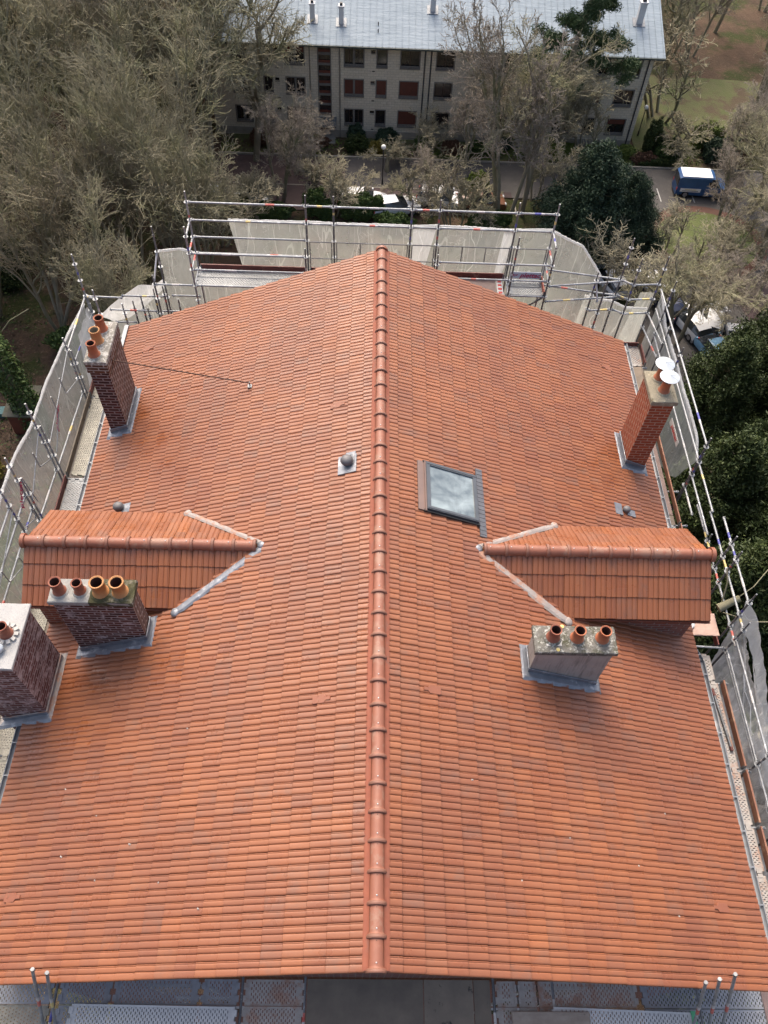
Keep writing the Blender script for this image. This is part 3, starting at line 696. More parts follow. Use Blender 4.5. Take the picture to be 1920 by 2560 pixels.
# D: right, two pots with tin cowls
CAPM[0] = MCAPD
D_ = stack('chimney', 'clean orange red brick chimney on the right slope with two tin capped pots', 5.74, 6.22, 9.73, 10.56, -.18, .11, .045, 1, MBRD, MCAPD, seed=5)
lead_base(D_, 5.74, 6.22, 9.73, 10.56, 1)
for (x, y, t) in ((6.0, 10.00, 'near'), (5.98, 10.38, 'far')):
    pot(D_, x, y, -.18, .30, .105, .085, MPOT, label='orange clay pot under the '+t+' tin cowl')
    b = MB(); zc = .25
    for k in range(3):
        a = 2*math.pi*k/3+.4; b.tube((x+.08*math.cos(a), y+.08*math.sin(a), .08), (x+.1*math.cos(a), y+.1*math.sin(a), zc), .006, MCOWL, n=5)
    n = 8; tip = Vector((x, y, zc+.05)); ring = [Vector((x+.205*math.cos(2*math.pi*(k+.5)/24), y+.205*math.sin(2*math.pi*(k+.5)/24), zc)) for k in range(24)]
    for k in range(24): b.add([tip, ring[k], ring[(k+1) % 24]], [(0, 1, 2)], MCOWL); b.add([tip-Vector((0, 0, .012)), ring[k]-Vector((0, 0, .006)), ring[(k+1) % 24]-Vector((0, 0, .006))], [(0, 2, 1)], MCOWL)
    for k in range(8): b.tube(tip, ring[k*3], .0035, MCOWL, n=4)
    lab(b.build('cowl', None, D_), t+' round shiny tin cowl')
# E: right, rendered, three pots
CAPM[0] = MCAPE
E_ = stack('chimney', 'grey cement rendered chimney on the right slope with a lichened cap and three pots', 2.68, 3.99, 3.96, 4.37, -.18, .10, .05, 1, MREND, MCAPE, seed=6)
lead_base(E_, 2.68, 3.99, 3.96, 4.37, 1)
b = MB(); b.box(2.83, 3.09, 4.03, 4.33, -.185, -.168, MWHITEP); b.build('mortar_patch', None, E_)
pot(E_, 2.95, 4.18, -.17, .31, .10, .09, MPOT2, label='pot standing on a white mortar square')
pot(E_, 3.36, 4.18, -.18, .31, .10, .09, MPOT, label='middle orange pot')
pot(E_, 3.79, 4.18, -.18, .31, .10, .09, MPOT, label='orange pot nearest the eave')
for (x, y) in ((3.14, 4.40), (3.02, 3.97)): b = MB(); b.lathe((x, y, -.178), [(0, .006), (.03, .003), (.035, 0)], MSTYE, 9); b.build('lichen_patch', None, E_)

# skylight on the right slope
RM = Matrix((Vector(dR), Vector((0, 1, 0)), Vector(nR))).transposed().to_4x4()   # local x down slope, y along ridge, z normal
def RO(x, y, up=0): return Matrix.Translation(Vector((x, y, rz(x)))) @ RM
s0, s1 = .87*LS, 1.905*LS; ya, yb = 6.87, 8.0
MK = RM
b = MB()
fr = .075
b.box(s0, s1, ya, ya+fr, .02, .115, MSKF, MK); b.box(s0, s1, yb-fr, yb, .02, .115, MSKF, MK)
b.box(s0, s0+fr, ya+fr, yb-fr, .02, .115, MSKF, MK); b.box(s1-fr, s1, ya+fr, yb-fr, .02, .115, MSKF, MK)
b.box(s0-.05, s1+.04, ya-.045, ya-.003, .0, .075, MBLACK, MK); b.box(s0-.05, s1+.04, yb+.003, yb+.045, .0, .075, MBLACK, MK)
b.box(s0+.012, s1-.012, ya+.018, ya+.05, .116, .124, MSKF, MK); b.box(s0+.012, s1-.012, yb-.05, yb-.018, .116, .124, MSKF, MK)
SK = b.build('skylight', None, house); lab(SK, 'grey framed roof window right of the ridge')
xg = N('skylight_glass'); vv = xg.coord()
gn = xg.noise(vv, 1.6, 4, .6, .8); xg.col(xg.mix(xg.ramp(gn, [(.3, 0.0), (.7, 1.0)]), (.06, .085, .10), (.30, .36, .37))); xg.set(.08, 0, 1.0)  # pale blotches paint a sky reflection into the glass colour
b = MB(); b.box(s0+fr-.002, s1-fr+.002, ya+fr-.002, yb-fr+.002, .07, .088, xg.m, MK); b.build('glass', None, SK)
b = MB(); b.box(s0-.165, s0-.03, ya-.02, yb+.02, .028, .060, MBROWNF, MK); b.box(s0-.03, s0-.003, ya-.04, yb+.02, .02, .095, MBROWNF, MK); b.build('top_flashing', None, SK)
b = MB(); n = 34
for i in range(n):
    y0_ = 6.60+i*(8.25-6.60)/n; y1_ = y0_+(8.25-6.60)/n; z = .046+.006*(i % 2)
    b.box(s1+.045, s1+.19, y0_, y1_-.003, .02, z, MAPRON, MK)
b.build('lead_apron', None, SK)
# mushroom vent left of the ridge
LM = Matrix((Vector(dL), Vector((0, -1, 0)), Vector(nL))).transposed().to_4x4()
def mushroom(x, y, sg, R, lbl, plate, hs=.10):
    Mx = RM if sg > 0 else LM; base = Vector((x, y, rz(x)+.03))
    b = MB(); b.tube(base, base+Vector((0, 0, hs)), R*.55, MVENT, n=14)
    b.lathe(base+Vector((0, 0, hs)), [(R*.92, -.045), (R, -.02), (R*.99, 0), (R*.86, R*.34), (R*.6, R*.55), (R*.3, R*.64), (0, R*.67)], MVENT, 22)
    v = b.build('roof_vent', None, house); lab(v, lbl)
    p = MB(); M2 = Matrix.Translation(Vector((x, y, rz(x)))) @ Mx
    for (a0, a1, c0, c1) in plate: p.box(a0, a1, c0, c1, .02, .054, MLEAD, M2)
    p.build('lead_plate', None, v)
mushroom(-.645, 7.86, -1, .125, 'grey mushroom vent on a lead plate left of the ridge', [(-.22, .16, -.20, .24), (-.2, .0, -.26, .0)], .13)
mushroom(-5.55, 8.06, -1, .115, 'dark round vent behind the left dormer', [(-.30, -.1, -.10, .14)], .12)
mushroom(5.50, 8.32, 1, .085, 'small grey ball vent near the right eave', [(-.32, -.13, -.16, .14), (.0, .22, -.12, .05)], .08)
# smooth ventilation tiles among the ribbed ones
for (x, y) in ((-.9, 3.09), (.88, 3.28), (-.87, 9.48), (-5.8, 13.07), (5.81, 12.87), (-5.83, .44), (5.74, .39)):
    sg = 1 if x > 0 else -1; b = MB(); M2 = Matrix.Translation(Vector((x, y, rz(x)))) @ (RM if sg > 0 else LM)
    pol = [(-.16, -.03), (-.08, -.03), (-.05, -.075), (.14, -.075), (.16, -.06), (.16, .06), (.14, .075), (-.05, .075), (-.08, .03), (-.16, .03)]
    vs = [M2 @ Vector((p, q, .030)) for p, q in pol]+[M2 @ Vector((p*.96, q*.9, .047)) for p, q in pol]
    k = len(pol); b.add(vs, [tuple(range(k, 2*k))]+[(i, (i+1) % k, (i+1) % k+k, i+k) for i in range(k)], MVTILE)
    b.build('vent_tile', None, house)
#@@S0
for i, (x, y) in enumerate(((-5.1, 1.0), (-4.6, 1.6), (-3.9, 1.1), (-4.4, .6), (-3.3, .5), (-2.6, .1), (-5.3, 2.1), (2.2, .5), (3.1, 1.2), (4.3, .9), (5.0, 1.8), (4.9, .2), (2.2, 12.6), (-1.6, 11.1), (-3.2, 2.9), (1.5, 1.9))):
    r_ = random.Random(i); b = MB(); L = r_.uniform(.010, .022); M_ = Matrix.Translation((x, y, rz(x)+.046)) @ Matrix.Rotation(r_.uniform(0, 3), 4, 'Z') @ Matrix.Rotation(math.atan(S)*(1 if x > 0 else -1), 4, 'Y')
    vs = [M_ @ Vector(p) for p in ((-L, -.012, 0), (L, -.009, 0), (L*.8, .012, 0), (-L*.7, .01, 0), (-L*.4, 0, .012), (L*.5, .002, .010))]
    b.add(vs, [(0, 1, 5, 4), (1, 2, 5), (2, 3, 4, 5), (3, 0, 4), (3, 2, 1, 0)], MWHITEP); tag(b.build('mortar_chip', None), 'tiny pale chip of mortar lying loose on the tiled roof', 'chip', 'chips scattered on the roof tiles')
# ================================================================== SCAFFOLD
ZD = -4.1          # side decks
def standard(parent, x, y, ztop, joints, zbot=-29.4, thick=.0245, spig=.26, dark=False, bands=True, seed=0):
    """upright with rosettes and a narrower spigot on top"""
    rnd = random.Random(int((x*37+y*91+ztop*13)*10)); b = MB(); m = MGALD if dark else MGAL
    zs = ztop-spig if spig else ztop
    b.tube((x, y, zbot), (x, y, zs), thick, m, n=10)
    if spig: b.tube((x, y, zs-.02), (x, y, ztop), thick*.76, m, n=8); b.tube((x, y, zs-.012), (x, y, zs+.008), thick*1.12, m, n=10)
    for z in joints:
        b.lathe((x, y, z), [(.024, -.006), (.040, -.006), (.040, .006), (.024, .006)], MGAL, 16, smooth=False)
        b.lathe((x, y, z), [(.052, -.006), (.064, -.006), (.064, .006), (.052, .006), (.052, -.006)], MGAL, 16, smooth=False)
        for k in range(8):
            a = 2*math.pi*k/8+.2; b.box(.036, .054, -.007, .007, -.005, .005, MGAL, Matrix.Translation((x, y, z)) @ Matrix.Rotation(a, 4, 'Z'))
    if bands and joints:
        z = joints[0]-rnd.uniform(.15, .36); L = rnd.uniform(.05, .11); k = rnd.randrange(4)
        b.tube((x, y, z), (x, y, z-L), thick*1.04, MSTS[k], n=10, cap=False)
        if rnd.random() < .5: b.tube((x, y, z-.5), (x, y, z-.5-L), thick*1.04, MSTS[rnd.randrange(3)], n=10, cap=False)
    return b.build('standard', None, parent)
def rail(parent, p, q, r=.0245, m=None, name='ledger', band=None, trim=.05):
    p = Vector(p); q = Vector(q); u = (q-p).normalized(); L = (q-p).length; m = m or MGAL; b = MB()
    b.tube(p+u*trim, q-u*trim, r, m, n=10)
    if trim:
        for e, s in ((p, 1), (q, -1)):      # wedge heads gripping the rosettes
            b.tube(e+u*s*.035, e+u*s*.10, r*1.28, MGAL, n=8); b.box(-.009, .009, -.006, .006, -.05, .06, MGALD, Matrix.Translation(e+u*s*.065))
    if band is None: band = random.Random(int(L*1000+p.z*77+p.x*31)).random() < .75
    if band:
        rnd = random.Random(int(p.x*100+p.z*330+q.y*17)); c = p.lerp(q, rnd.choice([.5, .5, .32, .7])); w_ = rnd.uniform(.05, .12)
        b.tube(c-u*w_, c+u*w_, r*1.05, MSTS[rnd.choice([0, 0, 1, 1, 2, 3])], n=10, cap=False)
        if rnd.random() < .6: b.tube(c+u*w_, c+u*(w_*2), r*1.05, MSTWH, n=10, cap=False)
    return b.build(name, None, parent)
def deck(parent, x0, x1, y0, y1, z, mat, along='y', name='deck', margin=.028, ang=0, label=None, lip=True, perf=True, hooks=True):
    """steel or plywood plank: top sheet with perforated field, side flanges, end claws"""
    b = MB(); b.mats = [mat]
    m_ = margin; m2 = .09
    a0, a1, b0, b1 = (x0+m_, x1-m_, y0+m2, y1-m2) if along == 'y' else (x0+m2, x1-m2, y0+m_, y1-m_)
    g = [[(x, y, z) for x in (x0, a0, a1, x1)] for y in (y0, b0, b1, y1)]
    for j in range(3):
        for i in range(3):
            b.quad(g[j][i], g[j][i+1], g[j+1][i+1], g[j+1][i], mat, 1.0 if (i == 1 and j == 1 and perf) else 0.0)
    h = .05; t = .004
    for (xa, ya, xb, yb) in ((x0, y0, x1, y0), (x1, y0, x1, y1), (x1, y1, x0, y1), (x0, y1, x0, y0)):
        b.quad((xa, ya, z-h), (xb, yb, z-h), (xb, yb, z), (xa, ya, z), mat, 0.0)
    if lip:
        if along == 'y':
            for x in (x0, x1): b.box(x-.004, x+.004, y0, y1, z-h, z+.009, mat)
        else:
            for y in (y0, y1): b.box(x0, x1, y-.004, y+.004, z-h, z+.009, mat)
    if hooks:
        for k in (.25, .75):
            if along == 'y':
                xx = x0+(x1-x0)*k
                for y in (y0, y1): b.box(xx-.05, xx+.05, y-.035, y+.035, z-.03, z+.012, mat)
            else:
                yy = y0+(y1-y0)*k
                for x in (x0, x1): b.box(x-.035, x+.035, yy-.05, yy+.05, z-.03, z+.012, mat)
    o = b.build(name, None, parent, perf=True); me = o.data
    l = me.uv_layers.new(name='uv'); V = me.vertices
    for p in me.polygons:
        for li in p.loop_indices:
            c = V[me.loops[li].vertex_index].co; l.data[li].uv = (c.x, c.y) if along == 'y' else (c.y, c.x)
    if label: lab(o, label)
    return o
def board(parent, p, q, h, t, mat, name='toe_board', sides=None):
    p = Vector(p); q = Vector(q); u = (q-p).normalized(); sv_ = u.cross(Vector((0, 0, 1))).normalized(); b = MB(); L = (q-p).length
    M = Matrix.Translation(p) @ Matrix((u, sv_, (0, 0, 1))).transposed().to_4x4()
    b.box(0, L, -t/2, t/2, 0, h, mat, M)
    b.box(-.012, .03, -t/2-.004, t/2+.004, -.01, h*.8, MGALD, M); b.box(L-.03, L+.012, -t/2-.004, t/2+.004, -.01, h*.8, MGALD, M)
    for k in range(1, int(L/.8)): b.box(k*.8-.004, k*.8+.02, -t/2-.003, t/2+.003, .01, h*.35, MDARK, M)
    return b.build(name, None, parent)
def guard_frame(parent, p, q, zt, zb, r=.014, mat=None, n=5, diag=True):
    p = Vector(p); q = Vector(q); b = MB(); mat = mat or MGALD
    P = lambda t, z: Vector((p.x+(q.x-p.x)*t, p.y+(q.y-p.y)*t, z))
    b.tube(P(0, zt), P(1, zt), r, mat, n=6); b.tube(P(0, (zt+zb)/2-.02), P(1, (zt+zb)/2-.02), r*.9, mat, n=6)
    for k in range(n): t = k/(n-1); b.tube(P(t, zt), P(t, zb if k in (0, n-1) else (zt+zb)/2), r, mat, n=6)
    if diag: b.tube(P(.36, (zt+zb)/2), P(.10, zb), r*.8, mat, n=5); b.tube(P(.64, (zt+zb)/2), P(.9, zb), r*.8, mat, n=5)
    return b.build('guard_frame', None, parent)

# ---- far scaffold --------------------------------------------------
YO, YI = 15.9, 15.2
FS = empty('scaffold', (0, 15.5, -29.5), 'galvanised scaffold across the far gable end behind the ridge, its top rail highest of all', 'scaffold', 'scaffolds round the house')
FX = [-4.88, -1.92, -1.22, .76, 1.46, 3.44, 4.43]
for x in FX: standard(FS, x, YO, .24, [-.06, -.57, -1.07, -1.57, -2.07], dark=x in (-1.92, -1.22, .76, 1.46, 3.44))
for x, zt, j in ((-4.88, -.27, [-.56, -1.06, -1.56, -2.07, -2.57]), (-1.92, -.80, [-1.06, -1.57, -2.07]), (1.46, -.85, [-1.16, -1.6]), (3.44, -.26, [-.56, -1.08, -1.58, -2.09]), (4.43, -.62, [-1.08, -1.58, -2.07])):
    standard(FS, x, YI, zt, j, dark=x > -2)
for a, c in zip(FX[:-1], FX[1:]):
    rail(FS, (a, YO, -.06), (c, YO, -.06)); rail(FS, (a, YO, -.57), (c, YO, -.57), m=MGAL)
rail(FS, (FX[0], YO, -1.07), (FX[1], YO, -1.07)); rail(FS, (FX[0], YO, -1.57), (FX[1], YO, -1.57))
for z in (-1.06, -1.56, -2.07): rail(FS, (-4.88, YI, z), (-1.92, YI, z))
for z in (-1.08, -1.58, -2.09): rail(FS, (1.46, YI, z), (3.44, YI, z)); rail(FS, (3.44, YI, z), (4.43, YI, z))
for x in (-4.88, 4.43):
    for z in (-.57, -1.07, -1.57): rail(FS, (x, YO, z), (x, YI, z), m=MGAL, band=True)
for x in FX: rail(FS, (x, YO, -2.07), (x, YI, -2.07), band=False)
for (a, c) in ((-1.85, -1.28), (-1.15, .70), (.82, 1.40), (1.52, 3.38), (3.5, 4.36)): guard_frame(FS, (a, YO-.06, 0), (c, YO-.06, 0), -1.07, -2.05, n=2 if c-a < 1.2 else 4, diag=c-a > 1.9)
board(FS, (-4.80, YO-.03, -2.07), (-1.98, YO-.03, -2.07), .17, .028, MWOODR); board(FS, (-1.86, YO-.03, -2.07), (-1.28, YO-.03, -2.07), .17, .028, MWOODR)
board(FS, (-1.16, YO-.03, -2.07), (.70, YO-.03, -2.07), .17, .028, MWOODR); board(FS, (.82, YO-.03, -2.07), (3.36, YO-.03, -2.07), .17, .028, MWOODR)
for (a, c) in ((-4.84, -1.96), (-1.88, -1.26), (-1.18, .72)):
    for y in (15.24, 15.57): deck(FS, a, c, y, y+.31, -2.08, MDECK, 'x', perf=True)
deck(FS, 1.5, 3.14, 15.22, 15.88, -2.085, MPLYR, 'x', name='plywood_deck', perf=False, hooks=False, lip=False)
deck(FS, .80, 1.47, 15.22, 15.88, -2.085, MPLYR, 'x', name='plywood_deck', perf=False, hooks=False, lip=False)
deck(FS, 3.5, 4.38, 15.24, 15.54, -2.08, MDECK, 'x'); deck(FS, 3.5, 4.38, 15.57, 15.87, -2.08, MDECK, 'x')
b = MB(); b.box(3.17, 3.33, 15.2, 15.88, -2.10, -2.075, MSTWH)
for k in range(4): b.box(3.2, 3.3, 15.26+k*.15, 15.34+k*.15, -2.076, -2.072, MPRINTR)
b.build('hazard_strip', None, FS)
board(FS, (4.40, 15.22, -2.07), (4.40, 15.86, -2.07), .14, .026, simple('orange_red_toe_board', (.40, .13, .09), (.3, .1, .07), 5, .7))
rail(FS, (4.43, YI, -2.07), (3.0, YI+.05, -3.4), m=MGALD, name='brace', band=False)
# banner with lettering
def text_mesh(txt, size, name, mat, parent, M, bold=.0, shear=0.0, depth=.002):
    cu = bpy.data.curves.new('lettering', 'FONT'); cu.body = txt; cu.size = size; cu.extrude = depth; cu.offset = bold; cu.shear = shear
    cu.align_x = 'CENTER'; cu.align_y = 'CENTER'; cu.resolution_u = 3
    t = bpy.data.objects.new('lettering', cu); COL.objects.link(t)
    me = bpy.data.meshes.new_from_object(t.evaluated_get(bpy.context.evaluated_depsgraph_get())); COL.objects.unlink(t); bpy.data.objects.remove(t)
    me.materials.clear(); me.materials.append(mat); me.transform(M)
    return link(name, me, parent)
FACE = Matrix(((1, 0, 0), (0, 0, -1), (0, 1, 0))).to_4x4()      # text upright facing -Y
BN = empty('banner', (3.93, 15.82, -1.9), 'pale blue banner reading plettac fixed across the far scaffold rail', 'banner')
b = MB(); b.box(3.52, 4.36, 15.80, 15.812, -1.99, -1.78, MSIGN); b.build('panel', None, BN)
text_mesh('plettac', .20, 'lettering', MPRINT, BN, Matrix.Translation((4.06, 15.793, -1.885)) @ FACE, .004, .3)
b = MB()
for pol in ([(3.57, -1.80), (3.62, -1.86), (3.66, -1.87), (3.60, -1.90), (3.55, -1.85)], [(3.61, -1.87), (3.70, -1.90), (3.74, -1.85), (3.68, -1.865)], [(3.60, -1.90), (3.66, -1.905), (3.63, -1.925)]):
    b.prism([(x, 15.797, z) for x, z in pol], (0, -.004, 0), MPRINT)
b.build('emblem', None, BN)

# ---- right wing and right side --------------------------------------
RS = empty('scaffold', (7.4, 7, -29.5), 'galvanised scaffold along the right eave beside the dark conifers', 'scaffold', 'scaffolds round the house')
for (x, y, zt, j) in ((6.46, 15.6, -.46, [-.75, -1.26, -1.76, -2.29, -2.79]), (6.86, 15.6, -1.08, [-1.45, -1.93, -2.42, -2.9]), (7.60, 15.75, -1.1, [-1.5, -2.0, -2.5, -3.0, -3.5]), (7.80, 15.2, -1.45, [-1.75, -2.25, -2.75, -3.25]),
                      (5.80, 15.55, -1.5, [-1.78, -2.27, -2.75]), (6.02, 15.3, -1.45, [-2.68, -3.17]), (7.80, 14.5, -2.1, [-2.43, -2.93, -3.43]), (7.8, 13.36, -2.05, [-2.33, -2.83, -3.33]),
                      (7.78, 10.3, -2.0, [-2.32, -2.82, -3.32, -3.82]), (7.78, 10.24, -2.5, [-2.82, -3.32]), (7.78, 8.37, -3.15, [-3.45, -3.9]), (7.78, 7.65, -2.14, [-2.45, -2.95, -3.45]), (7.78, 7.25, -2.12, [-2.45, -2.95, -3.45]),
                      (7.78, 6.18, -2.05, [-2.42, -2.92, -3.42]), (7.78, 5.82, -2.62, [-2.95, -3.45, -3.95]), (6.9, 5.85, -3.5, [-3.8]), (7.78, 3.27, -3.06, [-3.36, -3.86, -4.3]), (7.78, 1.9, -3.06, [-3.36, -3.86]), (7.78, .6, -2.6, [-3.36, -3.86])):
    standard(RS, x, y, zt, j, dark=True)
for z, zz in ((-1.74, -1.76), (-2.25, -2.29)):
    rail(RS, (4.43, YO, z), (6.46, 15.6, zz)); rail(RS, (4.43, YI, z), (6.46, 15.55, zz-.02))
for dz in (0, -.5, -1.0):
    rail(RS, (6.46, 15.6, -1.76+dz-.0), (6.86, 15.6, -1.93+dz)); rail(RS, (6.86, 15.6, -1.93+dz), (7.60, 15.75, -2.0+dz))
rail(RS, (5.80, 15.55, -1.78), (5.92, 15.25, -2.3), m=MSTWH, band=False)
rail(RS, (5.8, 15.5, -2.77), (6.46, 15.6, -2.79))
for (z, ya_, yb_) in ((-2.27, 15.9, 10.3), (-2.82, 15.75, 10.3), (-3.32, 15.2, 10.3)):
    ys = [ya_, 13.36, 10.3]
    for a, c in zip(ys[:-1], ys[1:]): rail(RS, (7.78, a, z), (7.78, c, z), trim=.03)
for z in (-3.0, -3.5): rail(RS, (7.60, 15.75, z), (7.8, 14.5, z-.05), m=MGAL)
for z, y0_, y1_ in ((-2.85, 10.3, 8.75), (-3.35, 10.3, 8.45), (-3.84, 10.3, 9.35), (-3.45, 9.45, 7.65)): rail(RS, (7.78, y0_, z), (7.78, y1_, z), trim=.03)
YY = [8.4, 7.65, 7.25, 6.18, 5.82, 3.27, 1.9, .6]
for z in (-2.45, -2.95, -3.45):
    ys = [y for y in YY if not (z > -2.5 and y < 6)]
    if z < -2.5: ys = [8.9]+YY[1:]
    for a, c in zip(ys[:-1], ys[1:]):
        zz = z if c > 5 else (z-.0 if a > 5.9 else z)
        if c < 5: zz = z-.41 if True else z
        rail(RS, (7.78, a, (z-.41 if a <= 5.82 and c < 5.8 else z)), (7.78, c, zz), trim=.03)
rail(RS, (7.78, 5.82, -3.95), (7.78, 3.27, -3.95)); 
rail(RS, (6.75, 5.85, -3.80), (7.78, 5.85, -3.90)); rail(RS, (6.9, 6.3, -3.8), (7.5, 6.3, -3.8))
for y in (9.25, 10.3, 12.9, 14.7, 7.4, 5.1, 3.2, 2.1, .9, 0.0): rail(RS, (6.80, y, ZD-.02), (7.76, y, ZD-.02), band=False, name='transom')
def side_deck(y0, y1, x0, x1, mat, **k): return deck(RS, x0, x1, y0, y1, ZD+.02, mat, 'y', **k)
side_deck(14.75, 15.5, 7.28, 7.60, MDECKG); board(RS, (7.66, 15.5, ZD), (7.66, 14.75, ZD), .16, .03, MWOODR); board(RS, (7.0, 15.55, ZD), (7.6, 15.55, ZD), .16, .03, MWOODR)
side_deck(12.95, 14.7, 7.12, 7.58, simple('board_with_bare_patch', (.30, .235, .17), (.16, .13, .10), 2.2, .8, c3=(.10, .085, .07), c3lo=.6), perf=False, hooks=False, lip=False, name='plywood_deck')
side_deck(9.55, 12.85, 7.0, 7.42, MPLYR, perf=False, hooks=False, lip=False, name='plywood_deck')
side_deck(9.25, 9.53, 7.0, 7.42, MPLY, perf=False, hooks=False, lip=False, name='plywood_deck')
side_deck(7.4, 9.2, 7.03, 7.40, MDECK)
board(RS, (7.50, 12.85, ZD), (7.50, 9.25, ZD), .17, .03, MWOODB); board(RS, (7.50, 9.2, ZD), (7.50, 7.4, ZD), .17, .03, MWOODB)
side_deck(6.35, 7.0, 6.95, 7.4, MDECKG); side_deck(5.18, 5.75, 6.98, 7.45, MDECKG)
seg = [(3.25, 5.1), (2.15, 3.18), (1.3, 2.08), (.1, 1.22), (-1.2, .02)]
for a, c in seg:
    side_deck(a, c, 6.88, 7.08, MPLYR, perf=True); side_deck(a, c, 7.10, 7.48, MDECKG if c > 0.1 and a < 3 else MDECKG)
    board(RS, (7.56, c, ZD), (7.56, a, ZD), .2, .035, MWOODB)
board(RS, (7.66, 7.1, ZD), (7.66, 5.95, ZD), .17, .03, simple('red_toe_board', (.35, .11, .08), (.27, .09, .07), 4, .6))

# ---- left side -------------------------------------------------------
LSF = empty('scaffold', (-7.4, 7, -29.5), 'galvanised scaffold along the left eave beside the thicket of bare trees', 'scaffold', 'scaffolds round the house')
for (x, y, zt, j) in ((-7.8, 15.02, -1.06, [-1.37, -1.88, -2.38, -2.88]), (-7.74, 14.98, -2.35, [-2.9]), (-7.15, 14.05, -1.36, [-1.65, -2.15]), (-7.8, 12.95, -1.95, [-2.35, -2.85, -3.35, -3.85]), (-7.73, 12.98, -2.4, [-2.85, -3.35]), (-7.8, 10.19, -1.33, [-1.62, -2.12, -2.64, -3.16, -3.68]), (-7.72, 10.22, -2.1, [-2.64, -3.16]),
                      (-7.8, 8.62, -1.28, [-1.56, -2.06, -2.57, -3.07, -3.57]), (-7.72, 8.64, -2.0, [-2.57]), (-7.8, 7.95, -1.28, [-1.56, -2.06, -2.56, -3.06]), (-7.8, 5.4, -1.3, [-1.6, -2.1, -2.6, -3.1]), (-7.8, 3.0, -1.5, [-2.1, -2.6, -3.1]),
                      (-5.9, 15.9, -.8, [-1.57, -2.06, -2.6, -3.1]), (-6.0, 15.35, -1.9, [-2.2, -2.68, -3.2]), (-7.0, 15.3, -2.85, [-3.2]), (-6.80, 15.6, -3.0, [-3.3]), (-6.6, 15.75, -2.9, [-3.4]), (-6.40, 15.5, -3.15, [-3.45]), (-6.15, 15.6, -2.55, [-2.85, -3.4]), (-5.88, 15.6, -2.45, [-2.75]), (-5.5, 15.5, -2.8, [])):
    standard(LSF, x, y, zt, j, dark=x > -7)
rail(LSF, (-7.8, 15.02, -2.40), (-6.9, 15.3, -2.65)); rail(LSF, (-6.98, 15.3, -2.58), (-5.85, 15.75, -2.95)); rail(LSF, (-5.75, 15.75, -2.9), (-4.88, 15.7, -2.85))
rail(LSF, (-6.0, 15.35, -2.2), (-4.88, YI, -2.07)); rail(LSF, (-7.5, 15.5, -3.25), (-6.15, 15.6, -3.35)); rail(LSF, (-7.45, 15.5, -3.7), (-6.8, 15.6, -3.78)); rail(LSF, (-6.15, 15.6, -3.35), (-4.88, 15.6, -3.3))
rail(LSF, (-5.9, 15.9, -1.57), (-6.0, 15.35, -2.15), m=MSTWH, band=False)
rail(LSF, (-7.15, 14.05, -1.65), (-7.8, 15.02, -2.4), band=True)
rail(LSF, (-7.8, 15.0, -2.38), (-7.8, 12.95, -2.35)); rail(LSF, (-7.74, 15.0, -2.9), (-7.8, 12.95, -2.9), r=.018)
rail(LSF, (-7.8, 12.95, -3.85), (-7.8, 10.2, -3.7)); rail(LSF, (-7.8, 10.2, -3.68), (-7.8, 8.62, -3.58)); rail(LSF, (-7.8, 8.62, -2.6), (-7.8, 7.95, -2.58)); rail(LSF, (-7.8, 8.62, -3.1), (-7.8, 7.95, -3.08))
for a, c in ((7.95, 5.4), (5.4, 3.0)):
    for z in (-2.1, -2.6, -3.1): rail(LSF, (-7.8, a, z), (-7.8, c, z))
def hoop(y0, y1, z0, z1, cut):
    """bent guard hoop: long inclined tube with a U shaped foot"""
    b = MB(); x = -7.74
    b.path([(x, y0, z0), (x, y0+.02, z1+.04), (x, y0+.06, z1), (x, y1-.06, z1-.35), (x, y1, z1-.3), (x, y1-.03, z1-.02)], .014, MGAL, n=6); b.build('guard_hoop', None, LSF)
hoop(11.92, 12.85, -2.3, -2.88, 0); hoop(9.5, 10.1, -2.2, -2.75, 0); hoop(7.9, 8.5, -2.5, -2.9, 0); hoop(6.6, 7.3, -2.5, -3.0, 0)
for (a, c) in (((-7.76, 11.24, -2.23), (-7.76, 11.26, -2.82)), ((-7.76, 11.26, -2.82), (-7.76, 10.45, -3.34)), ((-7.76, 8.74, -2.12), (-7.76, 8.85, -3.15)), ((-7.76, 12.85, -2.3), (-7.76, 10.2, -2.9)), ((-7.76, 10.1, -2.2), (-7.76, 8.66, -2.9)), ((-7.76, 7.9, -2.2), (-7.76, 5.5, -2.9))):
    rail(LSF, a, c, r=.013, trim=0, band=False, name='guard_rail')
for y in (12.98, 10.24, 8.6, 14.9, 7.9, 5.2, 3.3, 1.2): rail(LSF, (-7.78, y, ZD-.02), (-6.75, y, ZD-.02), band=False, name='transom')
def ldeck(y0, y1, x0, x1, mat, **k): return deck(LSF, x0, x1, y0, y1, ZD+.02, mat, 'y', **k)
ldeck(13.02, 14.85, -7.62, -7.2, MDECKY); ldeck(13.02, 14.85, -7.18, -6.8, MDECK)
ldeck(10.35, 12.95, -7.60, -7.17, MDECKY); ldeck(10.35, 12.95, -7.15, -6.80, MDECK)
ldeck(8.66, 10.18, -7.62, -7.22, MDECK); ldeck(8.66, 10.18, -7.2, -6.80, MDECK)
for a, c in ((5.2, 8.55), (3.3, 5.12), (1.2, 3.22), (-.9, 1.12)):
    ldeck(a, c, -7.62, -7.22, MDECKY if a != 3.3 else MDECKY); ldeck(a, c, -7.2, -6.80, MPLY if a == 5.2 else MDECKG, perf=a != 5.2)
board(LSF, (-7.67, 12.95, ZD), (-7.67, 10.3, ZD), .2, .03, MPLYD); board(LSF, (-7.67, 14.8, ZD), (-7.67, 13.0, ZD), .2, .03, MWOODR); board(LSF, (-7.67, 10.2, ZD), (-7.67, 8.6, ZD), .2, .03, MWOODR)
